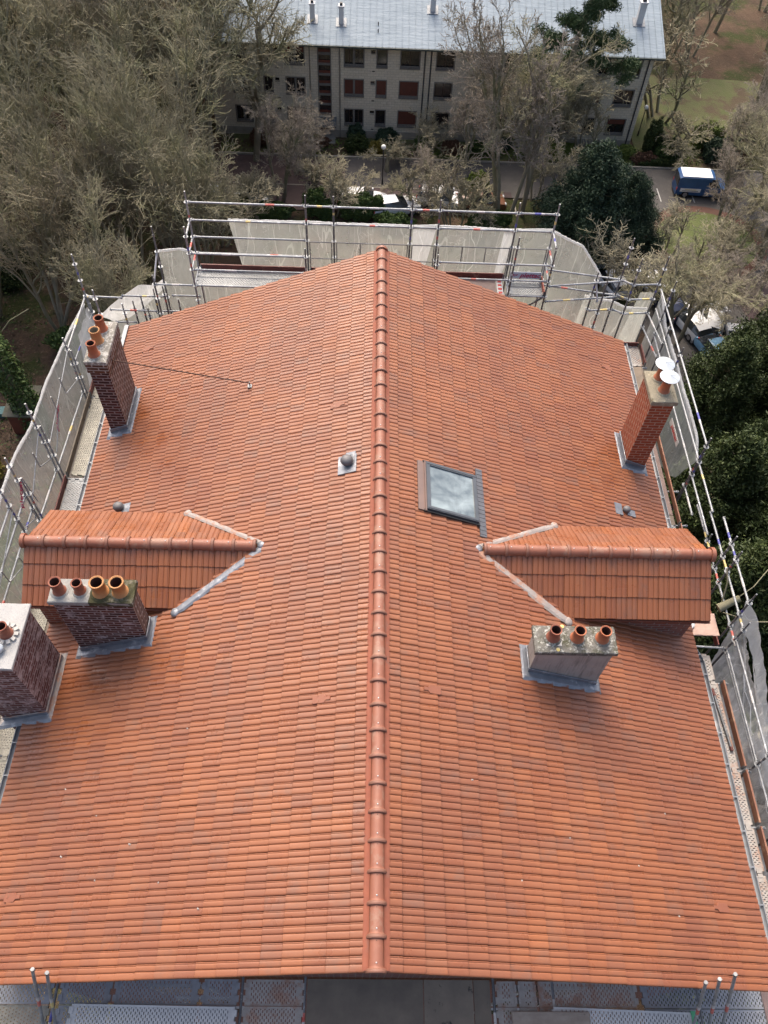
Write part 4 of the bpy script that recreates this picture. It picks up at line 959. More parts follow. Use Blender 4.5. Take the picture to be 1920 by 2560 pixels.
board(LSF, (-7.67, 8.5, ZD), (-7.67, 5.2, ZD), .2, .03, MWOODB); board(LSF, (-7.67, 5.1, ZD), (-7.67, 1.2, ZD), .2, .03, MWOODB)
b = MB(); b.tube((-6.98, 11.0, ZD+.05), (-6.92, 10.75, ZD+.75), .018, MGALD, n=7); tag(b.build('steel_pin', None), 'short dark steel pin standing on the left scaffold deck', 'pin')

# ---- near side --------------------------------------------------------
NS = empty('scaffold', (0, -1.1, -29.5), 'scaffold decks below the near gable edge at the bottom of the picture', 'scaffold', 'scaffolds round the house')
for x in (-5.37, -2.2, -1.12, 2.16, 3.2, 5.75, 7.3): rail(NS, (x, -.5, ZD-.0), (x, -1.7, ZD-.0), m=MGALD, band=True, name='transom', trim=.0)
for x in (-5.37, -2.2, 2.16, 5.75, 8.0, -8.0): standard(NS, x, -1.75, -3.2, [-3.6, -4.1])
for (a, c, m_, m2) in ((-7.6, -5.45, MDECKD, MDECKY), (-5.28, -4.46, MDECKD, MDECKD), (-4.36, -2.96, MDECKD, MDECKD), (-2.86, -2.28, MDECKD, MDECKD), (-2.14, -1.16, MDECKG, MDECKG), (2.22, 2.55, MDECKG, MDECKG), (2.6, 2.9, MDECKG, MDECKG), (2.95, 4.65, MDECKG, MDECKG), (4.78, 7.5, MDECKD, MDECKD)):
    deck(NS, a, c, -.93, -.55, ZD+.01, m_, 'x'); deck(NS, a, c, -1.32, -.95, ZD+.01, m2, 'x'); deck(NS, a, c, -1.70, -1.34, ZD+.01, m2, 'x')
for (a, c, m_) in ((-1.08, .93, MPLYD), (.945, 1.80, MPLYD), (1.815, 2.1, MPLYD)):
    o = deck(NS, a, c, -1.68, -.53, ZD+.01, m_ if a != .945 else simple('brown_stained_plywood', (.24, .20, .15), (.17, .14, .11), 3, .75, c3=(.03, .03, .028), c3lo=.6, scale3=4), 'x', name='plywood_deck', perf=False, hooks=False, lip=False)
rail(NS, (-2.2, -1.34, -3.62), (2.16, -1.34, -3.62), m=MGAL); rail(NS, (2.16, -1.34, -3.62), (5.75, -1.34, -3.62), m=MGAL); rail(NS, (-5.37, -1.34, -3.62), (-2.2, -1.34, -3.62))
def loose_deck(x0, x1, yc, w_, ang, z, mat, label):
    e = empty('scaffold_plank', ((x0+x1)/2, yc, z), label, 'plank', 'loose planks on the near decks')
    o = deck(e, x0, x1, yc-w_/2, yc+w_/2, z, mat, 'x', name='plank_sheet'); o.parent = e; o.matrix_parent_inverse = Matrix.Translation((-(x0+x1)/2, -yc, -z)); e.rotation_euler = (0, 0, ang)
    b = MB()
    return e
MDECKW = deck_mat('bright_perforated_deck', (.62, .63, .63), (.50, .51, .51))
loose_deck(-5.02, -2.28, -1.12, .34, -.012, ZD+.14, MDECKW, 'bright perforated steel plank lying on the near left decks')
e = loose_deck(3.15, 5.55, -1.14, .34, -.03, ZD+.14, MDECKW, 'bright perforated steel plank with a green end clip on the near right decks')
b = MB(); b.box(5.52, 5.60, -1.33, -.98, ZD+.10, ZD+.165, simple('green_clip', (.10, .45, .22), None, 3, .5)); b.build('end_clip', None, e)
b = MB(); slab(b, 2.42, 3.75, -1.27, -1.0, ZD+.17, ZD+.215, MPLANK, seed=12, rough=.004); o = b.build('wooden_plank', None); tag(o, 'weathered grey wooden plank lying across the near right decks', 'plank', 'loose planks on the near decks')
for i, (p, q, t) in enumerate((((-5.45, -1.21, -4.0), (-4.97, -.66, -1.52), 'leftmost steel tube leaning on the near gable edge, its red band low'), ((-5.25, -1.21, -4.0), (-4.76, -.70, -1.55), 'steel tube leaning just right of the leftmost one'),
                               ((5.52, -1.24, -4.0), (4.95, -.76, -1.55), 'innermost of the three steel tubes leaning at the near right corner'), ((5.78, -1.24, -4.0), (5.15, -.72, -1.5), 'middle of the three steel tubes leaning at the near right corner'), ((6.02, -1.24, -4.0), (5.38, -.66, -1.45), 'outermost of the three steel tubes leaning at the near right corner'))):
    b = MB(); b.tube(p, q, .026, MGAL, n=12); P0 = Vector(p); Q0 = Vector(q); k = .38
    b.tube(P0.lerp(Q0, k), P0.lerp(Q0, k+.10), .0275, MSTRED if i != 1 else MSTYE, n=12, cap=False); b.tube(P0.lerp(Q0, k+.10), P0.lerp(Q0, k+.16), .0275, MSTWH, n=12, cap=False)
    b.tube(Q0, Q0+(Q0-P0).normalized()*.05, .029, MGALD, n=10); b.tube(Q0+(Q0-P0).normalized()*.02+Vector((-.04, 0, 0)), Q0+(Q0-P0).normalized()*.02+Vector((.04, 0, 0)), .008, MGALD, n=6)
    tag(b.build('steel_tube', None), t, 'tube', 'loose tubes at the near edge')
# tubes lying on the right deck
for i, (x0, x1, y0_, y1_, t) in enumerate(((7.22, 7.27, 4.95, 3.55, 'steel tube with a yellow band lying on the right deck'), (7.32, 7.42, 4.95, 3.6, 'darker tube lying against the toe board of the right deck'))):
    b = MB(); b.tube((x0, y0_, ZD+.06), (x1, y1_, ZD+.06), .028, MGAL if i == 0 else MGALD, n=10); b.tube((x0, y0_, ZD+.06), (x0+(x1-x0)*.12, y0_+(y1_-y0_)*.12, ZD+.06), .033, MWOODR, n=10)
    b.tube((x1-(x1-x0)*.06, y1_-(y1_-y0_)*.06, ZD+.06), (x1, y1_, ZD+.06), .035, MWOODR, n=10)
    if i == 0: b.tube((x0+.022, y0_+(y1_-y0_)*.45, ZD+.06), (x0+.026, y0_+(y1_-y0_)*.55, ZD+.06), .030, MSTYE, n=10, cap=False)
    tag(b.build('steel_tube', None), t, 'tube', 'tubes lying on the right deck')
# boards and bag beside the right dormer
b = MB(); slab(b, 7.02, 7.62, 6.05, 6.6, -3.72, -3.69, simple('pinkish_worn_board', (.52, .38, .32), (.42, .27, .21), 4, .8, c3=(.6, .55, .5), c3lo=.6), seed=15, rough=.008)
tag(b.build('loose_board', None), 'pale pinkish worn board lying below the right dormer gable', 'board')
b = MB(); b.lathe((6.98, 6.32, -3.66), [(0, .012), (.12, .01), (.13, 0), (0, -.01)], MWHITEO, 16); tag(b.build('white_lid', None), 'round white plastic lid beside the pinkish board', 'lid')
b = MB(); b.box(6.9, 7.5, 6.55, 7.05, ZD+.04, ZD+.09, MPLYR); rnd = random.Random(3)
rows = [[(6.85+.06*i+rnd.uniform(-.02, .02), 6.45+.07*j+rnd.uniform(-.02, .02), -3.72+rnd.uniform(0, .12)) for i in range(7)] for j in range(5)]
b = MB(); b.add([p for r in rows for p in r], [(j*7+i, j*7+i+1, j*7+i+8, j*7+i+7) for j in range(4) for i in range(6)], simple('crumpled_red_sheet', (.45, .27, .24), (.3, .14, .12), 8, .7)); tag(b.build('crumpled_sheet', None), 'crumpled reddish plastic sheet on the boards under the right dormer', 'sheet')

# ---- netting -----------------------------------------------------------
def sheet(name, label, rows, mat, amp=.04, seed=1, nu=28, nv=16, sag=.0, thick=None, fold=0, edge=None, cat='netting', group='debris nets on the scaffold', frill=True):
    """rows: top-edge and bottom-edge polylines; wrinkled cloth between"""
    rnd = np.random.RandomState(seed); top, bot = rows
    def samp(pl, t):
        pl = [Vector(p) for p in pl]; L = [0]
        for a, c in zip(pl[:-1], pl[1:]): L.append(L[-1]+(c-a).length)
        s = t*L[-1]
        for i in range(len(pl)-1):
            if s <= L[i+1]+1e-9: return pl[i].lerp(pl[i+1], (s-L[i])/max(1e-9, L[i+1]-L[i]))
        return pl[-1]
    ph = rnd.rand(8)*6.28; fr = 3+rnd.rand(8)*14
    V = []
    for j in range(nv+1):
        v = j/nv
        for i in range(nu+1):
            u = i/nu; a = samp(top, u); c = samp(bot, u); p = a.lerp(c, v)
            tang = (samp(top, min(1, u+.02))-samp(top, max(0, u-.02))).normalized(); nn = tang.cross((c-a).normalized()).normalized()
            wv = sum(math.sin(fr[k]*u*(1 if k < 5 else .6)+ph[k]+v*fr[7-k]*.25) for k in range(8))/8*amp*(.35+.65*math.sin(math.pi*min(1, v+.1)))
            p = p+nn*wv+nn*rnd.uniform(-.3, .3)*amp*.25
            if fold: p = p+nn*fold*math.sin(u*60+ph[0])*.5
            p.z -= sag*math.sin(math.pi*u)*(1-v)*.3
            V.append(p)
    b = MB(); W = nu+1
    b.add(V, [(j*W+i, j*W+i+1, j*W+W+i+1, j*W+W+i) for j in range(nv) for i in range(nu)], mat, 0, True)
    if frill:      # rolled hem along the top rail with ties
        for i in range(nu): b.tube(V[i]+Vector((0, 0, .01)), V[i+1]+Vector((0, 0, .01)), .03+.012*rnd.rand(), MNETW, n=6, cap=False)
        for i in range(2, nu, 4): b.tube(V[i], V[i]+Vector((rnd.uniform(-.02, .02), -.01, -.18-.1*rnd.rand())), .004, MWHITEO, n=4)
    o = b.build(name, None); tag(o, label, cat, group); return o
sheet('debris_net', 'translucent net on the left bay of the far scaffold, its free edge slanting', ([(-3.92, 15.97, -.60), (-1.92, 15.99, -.60)], [(-3.62, 15.99, -2.6), (-1.92, 16.0, -2.7)]), MNET, .05, 3)
sheet('debris_net', 'translucent net behind the ridge end on the far scaffold', ([(-1.92, 15.98, -.58), (-1.2, 16.0, -.62), (.76, 15.98, -.6), (1.46, 15.99, -.58)], [(-1.92, 16.0, -4.6), (1.46, 16.0, -4.6)]), MNET, .05, 5, 44)
b = MB(); 
sheet('debris_net', 'pale overlapping strip of net hanging just right of the ridge end', ([(.82, 15.94, -.60), (1.42, 15.94, -.6)], [(.84, 15.95, -2.6), (1.08, 15.95, -2.6)]), MNETW, .02, 6, 8, frill=False)
sheet('debris_net', 'translucent net on the far scaffold above the plettac banner', ([(1.46, 15.98, -.58), (3.44, 15.99, -.62), (4.45, 15.97, -.58)], [(1.46, 16.0, -4.6), (4.45, 16.0, -4.6)]), MNET, .05, 7, 36)
sheet('debris_net', 'pale strip of net folded behind the plettac banner on the far scaffold', ([(3.18, 15.93, -.60), (3.50, 15.93, -.6)], [(3.10, 15.95, -2.2), (3.28, 15.95, -2.2)]), MNETW, .03, 8, 8, frill=False)
sheet('debris_net', 'large sail of net stretched right of the far scaffold, tapering to a point', ([(4.46, 15.95, -.62), (5.3, 15.92, -1.0), (5.95, 15.75, -1.78)], [(4.46, 16.0, -4.8), (5.2, 15.9, -4.8), (5.62, 15.7, -4.8)]), MNET, .06, 9, 30, 20)
sheet('debris_net', 'low net round the far right corner hanging from a sagging white hem', ([(5.72, 15.85, -2.55), (6.2, 15.9, -2.72), (6.5, 15.85, -2.7), (7.0, 15.9, -2.98), (7.62, 15.92, -3.0)], [(5.6, 15.9, -5.4), (7.62, 15.95, -5.4)]), MNET, .05, 10, 34, frill=True)
sheet('debris_net', 'narrow upright strip of net at the far right corner', ([(7.28, 15.96, -2.45), (7.72, 15.96, -2.45)], [(7.1, 15.98, -4.6), (7.72, 15.96, -4.6)]), MNET, .02, 11, 10, frill=False)
sheet('debris_net', 'long translucent net down the right side beside the orange red chimney', ([(7.86, 15.9, -2.45), (7.86, 14.9, -2.75), (7.85, 13.4, -2.72), (7.86, 12.0, -2.72), (7.88, 11.0, -2.85), (7.84, 10.45, -3.05)], [(7.84, 15.9, -5.0), (7.84, 13.0, -5.0), (7.84, 11.9, -5.0), (7.84, 11.2, -4.6), (7.84, 10.9, -4.3)]), MNET, .07, 12, 60)
sheet('debris_net', 'bundled white hem of the net along the right side rail', ([(7.82, 15.8, -2.62), (7.84, 13.4, -2.70), (7.84, 11.8, -2.74), (7.85, 10.9, -2.9)], [(7.84, 15.8, -2.80), (7.86, 13.4, -2.84), (7.86, 11.8, -2.9), (7.86, 10.9, -3.05)]), MNETW, .05, 13, 50, 4, frill=False)
TORN = sheet('debris_net', 'torn crumpled net draped at the lower right beside the lying tubes', ([(7.80, 6.25, -2.95), (7.84, 5.82, -2.98), (7.84, 4.9, -3.3), (7.95, 4.0, -3.4), (8.0, 3.0, -3.5)], [(7.86, 5.9, -5.2), (7.84, 5.0, -5.2), (7.84, 4.3, -5.2), (7.84, 3.6, -5.2), (7.82, 2.9, -5.2)]), MNETM, .20, 14, 70, 26, fold=.025, frill=False)
sheet('debris_net', 'twisted white rope of gathered net at the lower right scaffold uprights', ([(7.78, 6.3, -2.55), (7.95, 6.05, -2.6), (8.02, 5.7, -2.75), (8.0, 4.8, -3.0), (8.0, 4.0, -3.35), (7.95, 3.3, -3.8)], [(7.85, 6.1, -3.1), (7.98, 5.75, -3.25), (7.98, 5.2, -3.3), (7.96, 4.6, -3.45), (7.96, 3.9, -3.75), (7.92, 3.2, -4.1)]), MNETW, .07, 15, 40, 8, fold=.03, frill=False)
sheet('debris_net', 'loose net sagging outside the nearest right decks', ([(7.84, 5.1, -3.95), (7.82, 3.3, -3.9), (7.84, 1.5, -3.9), (7.84, -.6, -3.9)], [(7.86, 5.2, -7.0), (7.9, 3.3, -7.0), (7.9, 1.5, -7.0), (7.9, -.6, -7.0)]), MNETM, .24, 16, 70, 26, fold=.02, frill=False)
sheet('debris_net', 'crumpled white net heap at the lower right picture edge', ([(7.88, 3.9, -3.95), (8.1, 3.2, -3.75), (8.15, 2.2, -3.8), (8.0, 1.2, -3.9)], [(7.95, 3.7, -4.5), (8.2, 3.0, -4.5), (8.25, 2.1, -4.5), (8.1, 1.1, -4.5)]), MNETW, .2, 17, 50, 16, fold=.03, frill=False)
sheet('debris_net', 'net behind the left end of the far scaffold, under its decks', ([(-5.88, 15.95, -1.60), (-5.3, 16.0, -1.55), (-4.9, 15.98, -1.66)], [(-5.85, 16.0, -5.2), (-4.9, 16.0, -5.2)]), MNET, .05, 18, 16, 18)
sheet('debris_net', 'net below the far left decks in front of the undergrowth', ([(-4.9, 15.95, -2.25), (-1.95, 15.95, -2.25)], [(-4.9, 16.0, -5.4), (-1.95, 16.0, -5.4)]), MNET, .05, 19, 30, frill=False)
sheet('debris_net', 'white peaked net stretched round the far left corner', ([(-7.75, 15.35, -3.35), (-7.25, 15.75, -3.1), (-6.62, 15.95, -2.72), (-6.2, 15.95, -2.72), (-5.88, 15.93, -2.45)], [(-7.6, 15.9, -4.05), (-7.1, 15.95, -3.9), (-6.6, 15.98, -3.5), (-6.2, 15.98, -3.1), (-5.9, 15.98, -2.8)]), MNETW, .06, 20, 26, 8, frill=False)
sheet('debris_net', 'grey translucent net hanging below the white peaked one at the far left corner', ([(-7.7, 15.9, -3.6), (-7.1, 15.97, -3.5), (-6.5, 15.99, -3.2), (-5.88, 15.99, -2.6)], [(-7.7, 16.0, -5.8), (-5.88, 16.0, -5.8)]), MNET, .04, 21, 24, frill=False)
sheet('debris_net', 'long net down the left side with its white hem over the rail', ([(-7.9, 14.95, -2.62), (-7.88, 13.4, -2.30), (-7.92, 11.6, -2.14), (-7.88, 10.15, -2.06), (-7.94, 9.2, -1.92), (-7.88, 8.2, -1.80), (-7.88, 7.5, -1.9), (-7.9, 5.4, -2.0), (-7.88, 3.0, -2.1)], [(-7.84, 14.95, -5.6), (-7.84, 13.0, -5.6), (-7.84, 10.0, -5.6), (-7.84, 7.5, -5.6), (-7.84, 3.0, -5.6)]), MNET, .07, 22, 90, 22)
sheet('debris_net', 'bundled white end of the left net near the far left chimney', ([(-7.86, 15.0, -2.75), (-7.7, 14.4, -2.55), (-7.72, 13.6, -2.45)], [(-7.5, 15.2, -4.0), (-7.66, 14.2, -4.0), (-7.72, 13.2, -4.0)]), MNETW, .10, 23, 18, 12, fold=.03, frill=False)
for (ya_, yb_, z0_, z1_, n_) in ((10.75, 11.55, -3.15, -2.55, 'upper'), (8.15, 8.75, -2.65, -2.0, 'lower')):
    e = empty('net_label', (-7.78, ya_, z0_), 'red lettered label reading plettac on the '+('left net beside the perforated decks' if n_ == 'upper' else 'left net just above the left dormer'), 'label', 'labels on the left net')
    b = MB(); b.add([(-7.775, yb_, z1_+.06), (-7.775, yb_+.02, z1_-.1), (-7.775, ya_, z0_-.1), (-7.775, ya_-.02, z0_+.06)], [(0, 1, 2, 3)], MNETW); 
    Mx = Matrix(((0, 0, 1), (1, 0, 0), (0, 1, 0))).to_4x4()
    an = math.atan2(z1_-z0_, yb_-ya_)
    text_mesh('plettac', .24, 'lettering', MPRINT, e, Matrix.Translation((-7.765, (ya_+yb_)/2, (z0_+z1_)/2-.02)) @ Mx @ Matrix.Rotation(an, 4, 'Z'), .004, .3)
e = empty('net_label', (7.74, 11.9, -3.6), 'red printed plettac label on the right net beside the orange red chimney', 'label')
b = MB(); b.box(7.742, 7.750, 11.4, 12.25, -3.68, -3.48, MSTWH); b.build('panel', None, e)
text_mesh('plettac', .2, 'lettering', MPRINTR, e, Matrix.Translation((7.738, 11.82, -3.58)) @ Matrix(((0, 0, -1), (-1, 0, 0), (0, 1, 0))).to_4x4(), .003, .3)
for i, (p, q) in enumerate((((7.84, 5.6, -3.3), (8.0, 3.4, -4.2)), ((7.8, 4.6, -4.0), (8.1, 3.0, -3.8)), ((7.82, 3.2, -3.9), (8.05, 2.0, -4.3)))):
    P_, Q_ = Vector(p), Vector(q); b = MB(); b.path([P_.lerp(Q_, k/8)+Vector((.05*math.sin(k*1.9+i), 0, -.12*math.sin(math.pi*k/8))) for k in range(9)], .008, MWHITEO, 5)
    b.build('tie_cord', None, TORN)
for i, (tp, bt) in enumerate(((((7.86, 6.0, -3.0), (7.9, 5.2, -3.5), (7.95, 4.3, -4.3)), ((7.86, 5.8, -3.15), (7.9, 5.05, -3.7), (7.95, 4.2, -4.45))), (((7.9, 5.3, -3.1), (7.95, 4.4, -3.5), (8.0, 3.5, -4.2)), ((7.9, 5.15, -3.2), (7.95, 4.25, -3.65), (8.0, 3.4, -4.4))),
        (((7.85, 3.9, -3.7), (7.95, 3.0, -3.6), (8.05, 2.2, -3.9)), ((7.85, 3.85, -3.95), (7.95, 2.95, -3.9), (8.05, 2.1, -4.15))), (((7.84, 4.4, -4.9), (7.9, 3.8, -4.1), (7.95, 3.2, -3.8)), ((7.84, 4.2, -5.0), (7.9, 3.65, -4.3), (7.95, 3.05, -4.0))), (((7.84, 2.9, -4.3), (7.88, 2.0, -4.7), (7.9, 1.0, -4.6)), ((7.84, 2.7, -4.6), (7.88, 1.9, -5.0), (7.9, .9, -4.9))))):
    o = sheet('net_strip', None, (tp, bt), MNETW, .035, 60+i, 26, 4, frill=False)
    for k in ('category', 'group'):
        if k in o: del o[k]
    o.parent = TORN
# sawn branch stub resting among the right scaffold tubes
b = MB(); b.tube((7.62, 6.6, -3.45), (8.05, 6.75, -3.25), .10, MBARK, r2=.075, n=10); b.tube((8.05, 6.75, -3.25), (8.053, 6.751, -3.2485), .074, MSTYE, n=10)
b.path([(7.7, 6.7, -3.4), (7.75, 7.0, -3.0), (7.72, 7.25, -2.8)], .018, MBARK); b.path([(7.9, 6.7, -3.3), (8.3, 6.9, -3.0), (8.7, 7.3, -2.9)], .012, MBARK); b.path([(7.7, 6.5, -3.45), (8.2, 6.2, -3.3), (8.7, 6.1, -3.1)], .014, MBARK)
tag(b.build('sawn_branch', None), 'mossy sawn branch with a pale cut end poking through the right scaffold', 'branch')
b = MB(); b.tube((7.6, 3.6, -5.0), (10.6, 5.6, -4.6), .09, simple('pale_sawn_timber', (.30, .27, .20), (.2, .19, .13), 5, .8), n=6); tag(b.build('timber_pole', None), 'pale timber pole sticking out below the right scaffold net', 'pole')
#@@S1
#@@B0
# ================================================================== GROUND
G = -29.5
def flat(name, pts, z, mat, kind='structure'):
    b = MB(); b.add([(x, y, z) for x, y in pts], [tuple(range(len(pts)))], mat); return tag(b.build(name, None), kind=kind)
b = MB(); n = 40; rnd = random.Random(2)
# one big sheet, gently uneven away from the roads
gx = [-400, -150, -80]+[-60+4*i for i in range(29)]+[80, 150, 400]; gy = [-300, -60]+[-20+4*i for i in range(33)]+[150, 250, 500]
vs = [(x, y, G+(rnd.uniform(-.10, .0))) for y in gy for x in gx]; W = len(gx)
b.add(vs, [(j*W+i, j*W+i+1, (j+1)*W+i+1, (j+1)*W+i) for j in range(len(gy)-1) for i in range(W-1)], MGROUND)
tag(b.build('ground', None), kind='structure')
flat('road', [(-60, 61.2), (19, 61.2), (20.5, 58), (21, 55), (20.2, 47), (22, 40), (27, 30), (34, 32), (30, 44), (30.5, 50), (34, 54), (37, 61.2), (60, 61.2), (60, 66.5), (-60, 66.5)], G+.012, MASPH)
flat('paved_court', [(-34, 58.4), (9, 58.4), (9.4, 61.2), (12.2, 61.2), (12.2, 62.0), (-34, 62.0)], G+.02, MCOURT)
flat('paved_court', [(-34, 62.0), (-2.5, 62.0), (-2.5, 66.4), (-34, 66.4)], G+.02, MCOURT)
flat('path', [(28.6, 51), (31.6, 51.5), (35.5, 46), (40, 40), (36, 36), (29.8, 44)], G+.02, MCOURT)
def ring(name, cx, cy, rx, ry, z, mat, n=48, kind='structure'): return flat(name, [(cx+rx*math.cos(2*math.pi*i/n), cy+ry*math.sin(2*math.pi*i/n)) for i in range(n)], z, mat, kind)
ring('brick_edging', 28.3, 56.0, 5.1, 4.9, G+.03, MBRICKP); ring('lawn', 28.3, 56.0, 4.2, 4.0, G+.045, MGRASS)
flat('garden_bed', [(-14, 66.75), (23, 66.75), (24.5, 69.4), (24.5, 69.9), (-14, 69.9)], G+.03, MGRASSD)
flat('side_lawn', [(23.9, 66.75), (60, 66.75), (60, 82), (24.6, 84), (24.6, 69.9)], G+.03, MGRASSD)
b = MB()
b.box(-14, 60, 66.5, 66.66, G, G+.12, MKERB); tag(b.build('kerb', None), kind='structure')
b = MB(); b.box(-34, 9, 61.98, 62.10, G+.02, G+.05, MKERB); b.box(12.3, 12.42, 58.5, 61, G, G+.06, MKERB); tag(b.build('kerb', None), kind='structure')
b = MB()
for i in range(5): b.box(19.5+3.0*i-.05, 19.5+3.0*i+.05, 61.4, 63.4, G+.016, G+.020, MPAINTL)
tag(b.build('road_marking', None), kind='structure')
b = MB()
b.path([(31, 49.5, G+.05), (33.5, 46.5, G+.05), (36.5, 42.5, G+.05)], .12, MKERB, 6); tag(b.build('kerb', None), kind='structure')

# leaves and ivy on the ground: stuff
def leafcloud(name, n, fn, size, mat, parent=None, seed=1, flatness=0.0, squash=1.0):
    """n small leaf quads; fn(rng, n) gives positions (and shade)"""
    rng = np.random.RandomState(seed); P, tvv = fn(rng, n); n = len(P)
    a = rng.normal(size=(n, 3)); a[:, 2] *= (1-flatness); a /= np.linalg.norm(a, axis=1)[:, None]
    c = rng.normal(size=(n, 3)); c[:, 2] *= (1-flatness); c -= a*(a*c).sum(1)[:, None]; c /= np.linalg.norm(c, axis=1)[:, None]+1e-9
    s = size*rng.uniform(.6, 1.4, (n, 1)); a = a*s; c = c*s*.55*squash
    V = np.stack([P-a, P-c*.9, P+a, P+c*.9], 1).reshape(-1, 3)
    me = bpy.data.meshes.new(name); me.vertices.add(4*n); me.vertices.foreach_set('co', V.ravel()); me.loops.add(4*n); me.loops.foreach_set('vertex_index', np.arange(4*n, dtype=np.int32))
    me.polygons.add(n); me.polygons.foreach_set('loop_start', np.arange(0, 4*n, 4, dtype=np.int32)); me.polygons.foreach_set('loop_total', np.full(n, 4, dtype=np.int32)); me.update(); me.validate()
    at = me.attributes.new('tv', 'FLOAT', 'FACE'); at.data.foreach_set('value', np.clip(tvv+rng.uniform(-.2, .2, n), 0, 1))
    me.materials.append(mat); return link(name, me, parent)
def ground_scatter(x0, x1, y0, y1, h, avoid=True):
    def fn(rng, n):
        P = np.stack([rng.uniform(x0, x1, n), rng.uniform(y0, y1, n), G+np.abs(rng.normal(0, h, n))], 1)
        k = np.sin(P[:, 0]*.9+P[:, 1]*.3)+np.sin(P[:, 1]*1.1-P[:, 0]*.4)+rng.normal(0, .8, n)
        keep = k > -.2
        if avoid: keep &= ~((P[:, 0] > 19.5) & (P[:, 1] > 38) & (P[:, 0] < 38))
        return P[keep], rng.uniform(0, 1, keep.sum())
    return fn
tag(leafcloud('dead_leaves', 26000, ground_scatter(-45, 24, 14, 58, .05), .09, MLITTER, seed=3, flatness=.7), kind='stuff')
tag(leafcloud('ground_ivy', 26000, ground_scatter(-40, 19, 18, 57.8, .16), .10, MSHRUB, seed=4, flatness=.3), kind='stuff')
tag(leafcloud('rough_grass', 9000, ground_scatter(-14, 42, 66.9, 69.3, .10, False), .12, MBOX, seed=5), kind='stuff')

# ================================================================== APARTMENT BUILDING
YF = 69.8
AB = empty('apartment_building', (5, YF, G), 'long three storey stone apartment building under a pale zinc roof', 'building')
def wallbox(b, x0, x1, z0, z1): b.quad((x0, YF, z0), (x1, YF, z0), (x1, YF, z1), (x0, YF, z1), MSTONE)
wins = []      # x0,x1,row,kind
rowz = [(-22.93, -21.5), (-25.52, -24.12), (-28.17, -26.78)]
cols = [(-12.55, -11.15, 2), (-9.8, -9.1, 1), (-7.85, -6.25, 2), (-2.72, -1.1, 2), (.1, .92, 1), (2.15, 3.75, 1), (5.25, 6.75, 1), (9.2, 9.95, 1), (11.2, 12.0, 1), (16.4, 17.9, 2), (19.35, 20.15, 1), (21.4, 23.0, 1)]
small = [-8.85, -.45, 8.3, 18.6]
stairs = [(-5.0, -3.98), (13.6, 14.6)]
xs = sorted(set([-14.6, 24.0]))
# facade grid with real openings
holes = [(x0, x1, z0, z1) for (x0, x1, k) in cols for (z0, z1) in rowz]+[(s_, s_+.38, z1-.36, z1-.05) for s_ in small for (z0, z1) in rowz]+[(a, c, -27.5, -21.5) for a, c in stairs]+[(a+.05, c-.05, G+.3, -27.9) for a, c in stairs]
gxs = sorted(set([-14.6, 24.0]+[v for h in holes for v in h[:2]])); gzs = sorted(set([G-.2, -21.15]+[v for h in holes for v in h[2:]]))
b = MB()
for i in range(len(gxs)-1):
    for j in range(len(gzs)-1):
        cx, cz_ = (gxs[i]+gxs[i+1])/2, (gzs[j]+gzs[j+1])/2
        if any(h[0] < cx < h[1] and h[2] < cz_ < h[3] for h in holes): continue
        wallbox(b, gxs[i], gxs[i+1], gzs[j], gzs[j+1])
for (x0, x1, z0, z1) in holes:      # reveals
    d = .22
    b.quad((x0, YF, z0), (x0, YF, z1), (x0, YF+d, z1), (x0, YF+d, z0), MSTONE); b.quad((x1, YF, z0), (x1, YF+d, z0), (x1, YF+d, z1), (x1, YF, z1), MSTONE)
    b.quad((x0, YF, z1), (x1, YF, z1), (x1, YF+d, z1), (x0, YF+d, z1), MSTONE); b.quad((x0, YF, z0), (x0, YF+d, z0), (x1, YF+d, z0), (x1, YF, z0), MSTONE)
XR = 24.0
b.quad((XR, YF, G-.2), (XR, 83.2, G-.2), (XR, 83.2, -21.15), (XR, YF, -21.15), MSTONE); b.quad((-14.6, 83.2, G-.2), (-14.6, YF, G-.2), (-14.6, YF, -21.15), (-14.6, 83.2, -21.15), MSTONE)
b.quad((XR, 83.2, G-.2), (-14.6, 83.2, G-.2), (-14.6, 83.2, -21.15), (XR, 83.2, -21.15), MSTONE)
for x in (XR, -14.6): b.add([(x, YF, -21.15), (x, 83.2, -21.15), (x, 76.5, -18.5)], [(0, 1, 2)], MSTONE)
b.box(-14.62, XR+.02, YF-.03, YF-.001, -29.4, -28.75, MKERB)
b.build('wall', None, AB, uv=True)
rnd = random.Random(11)
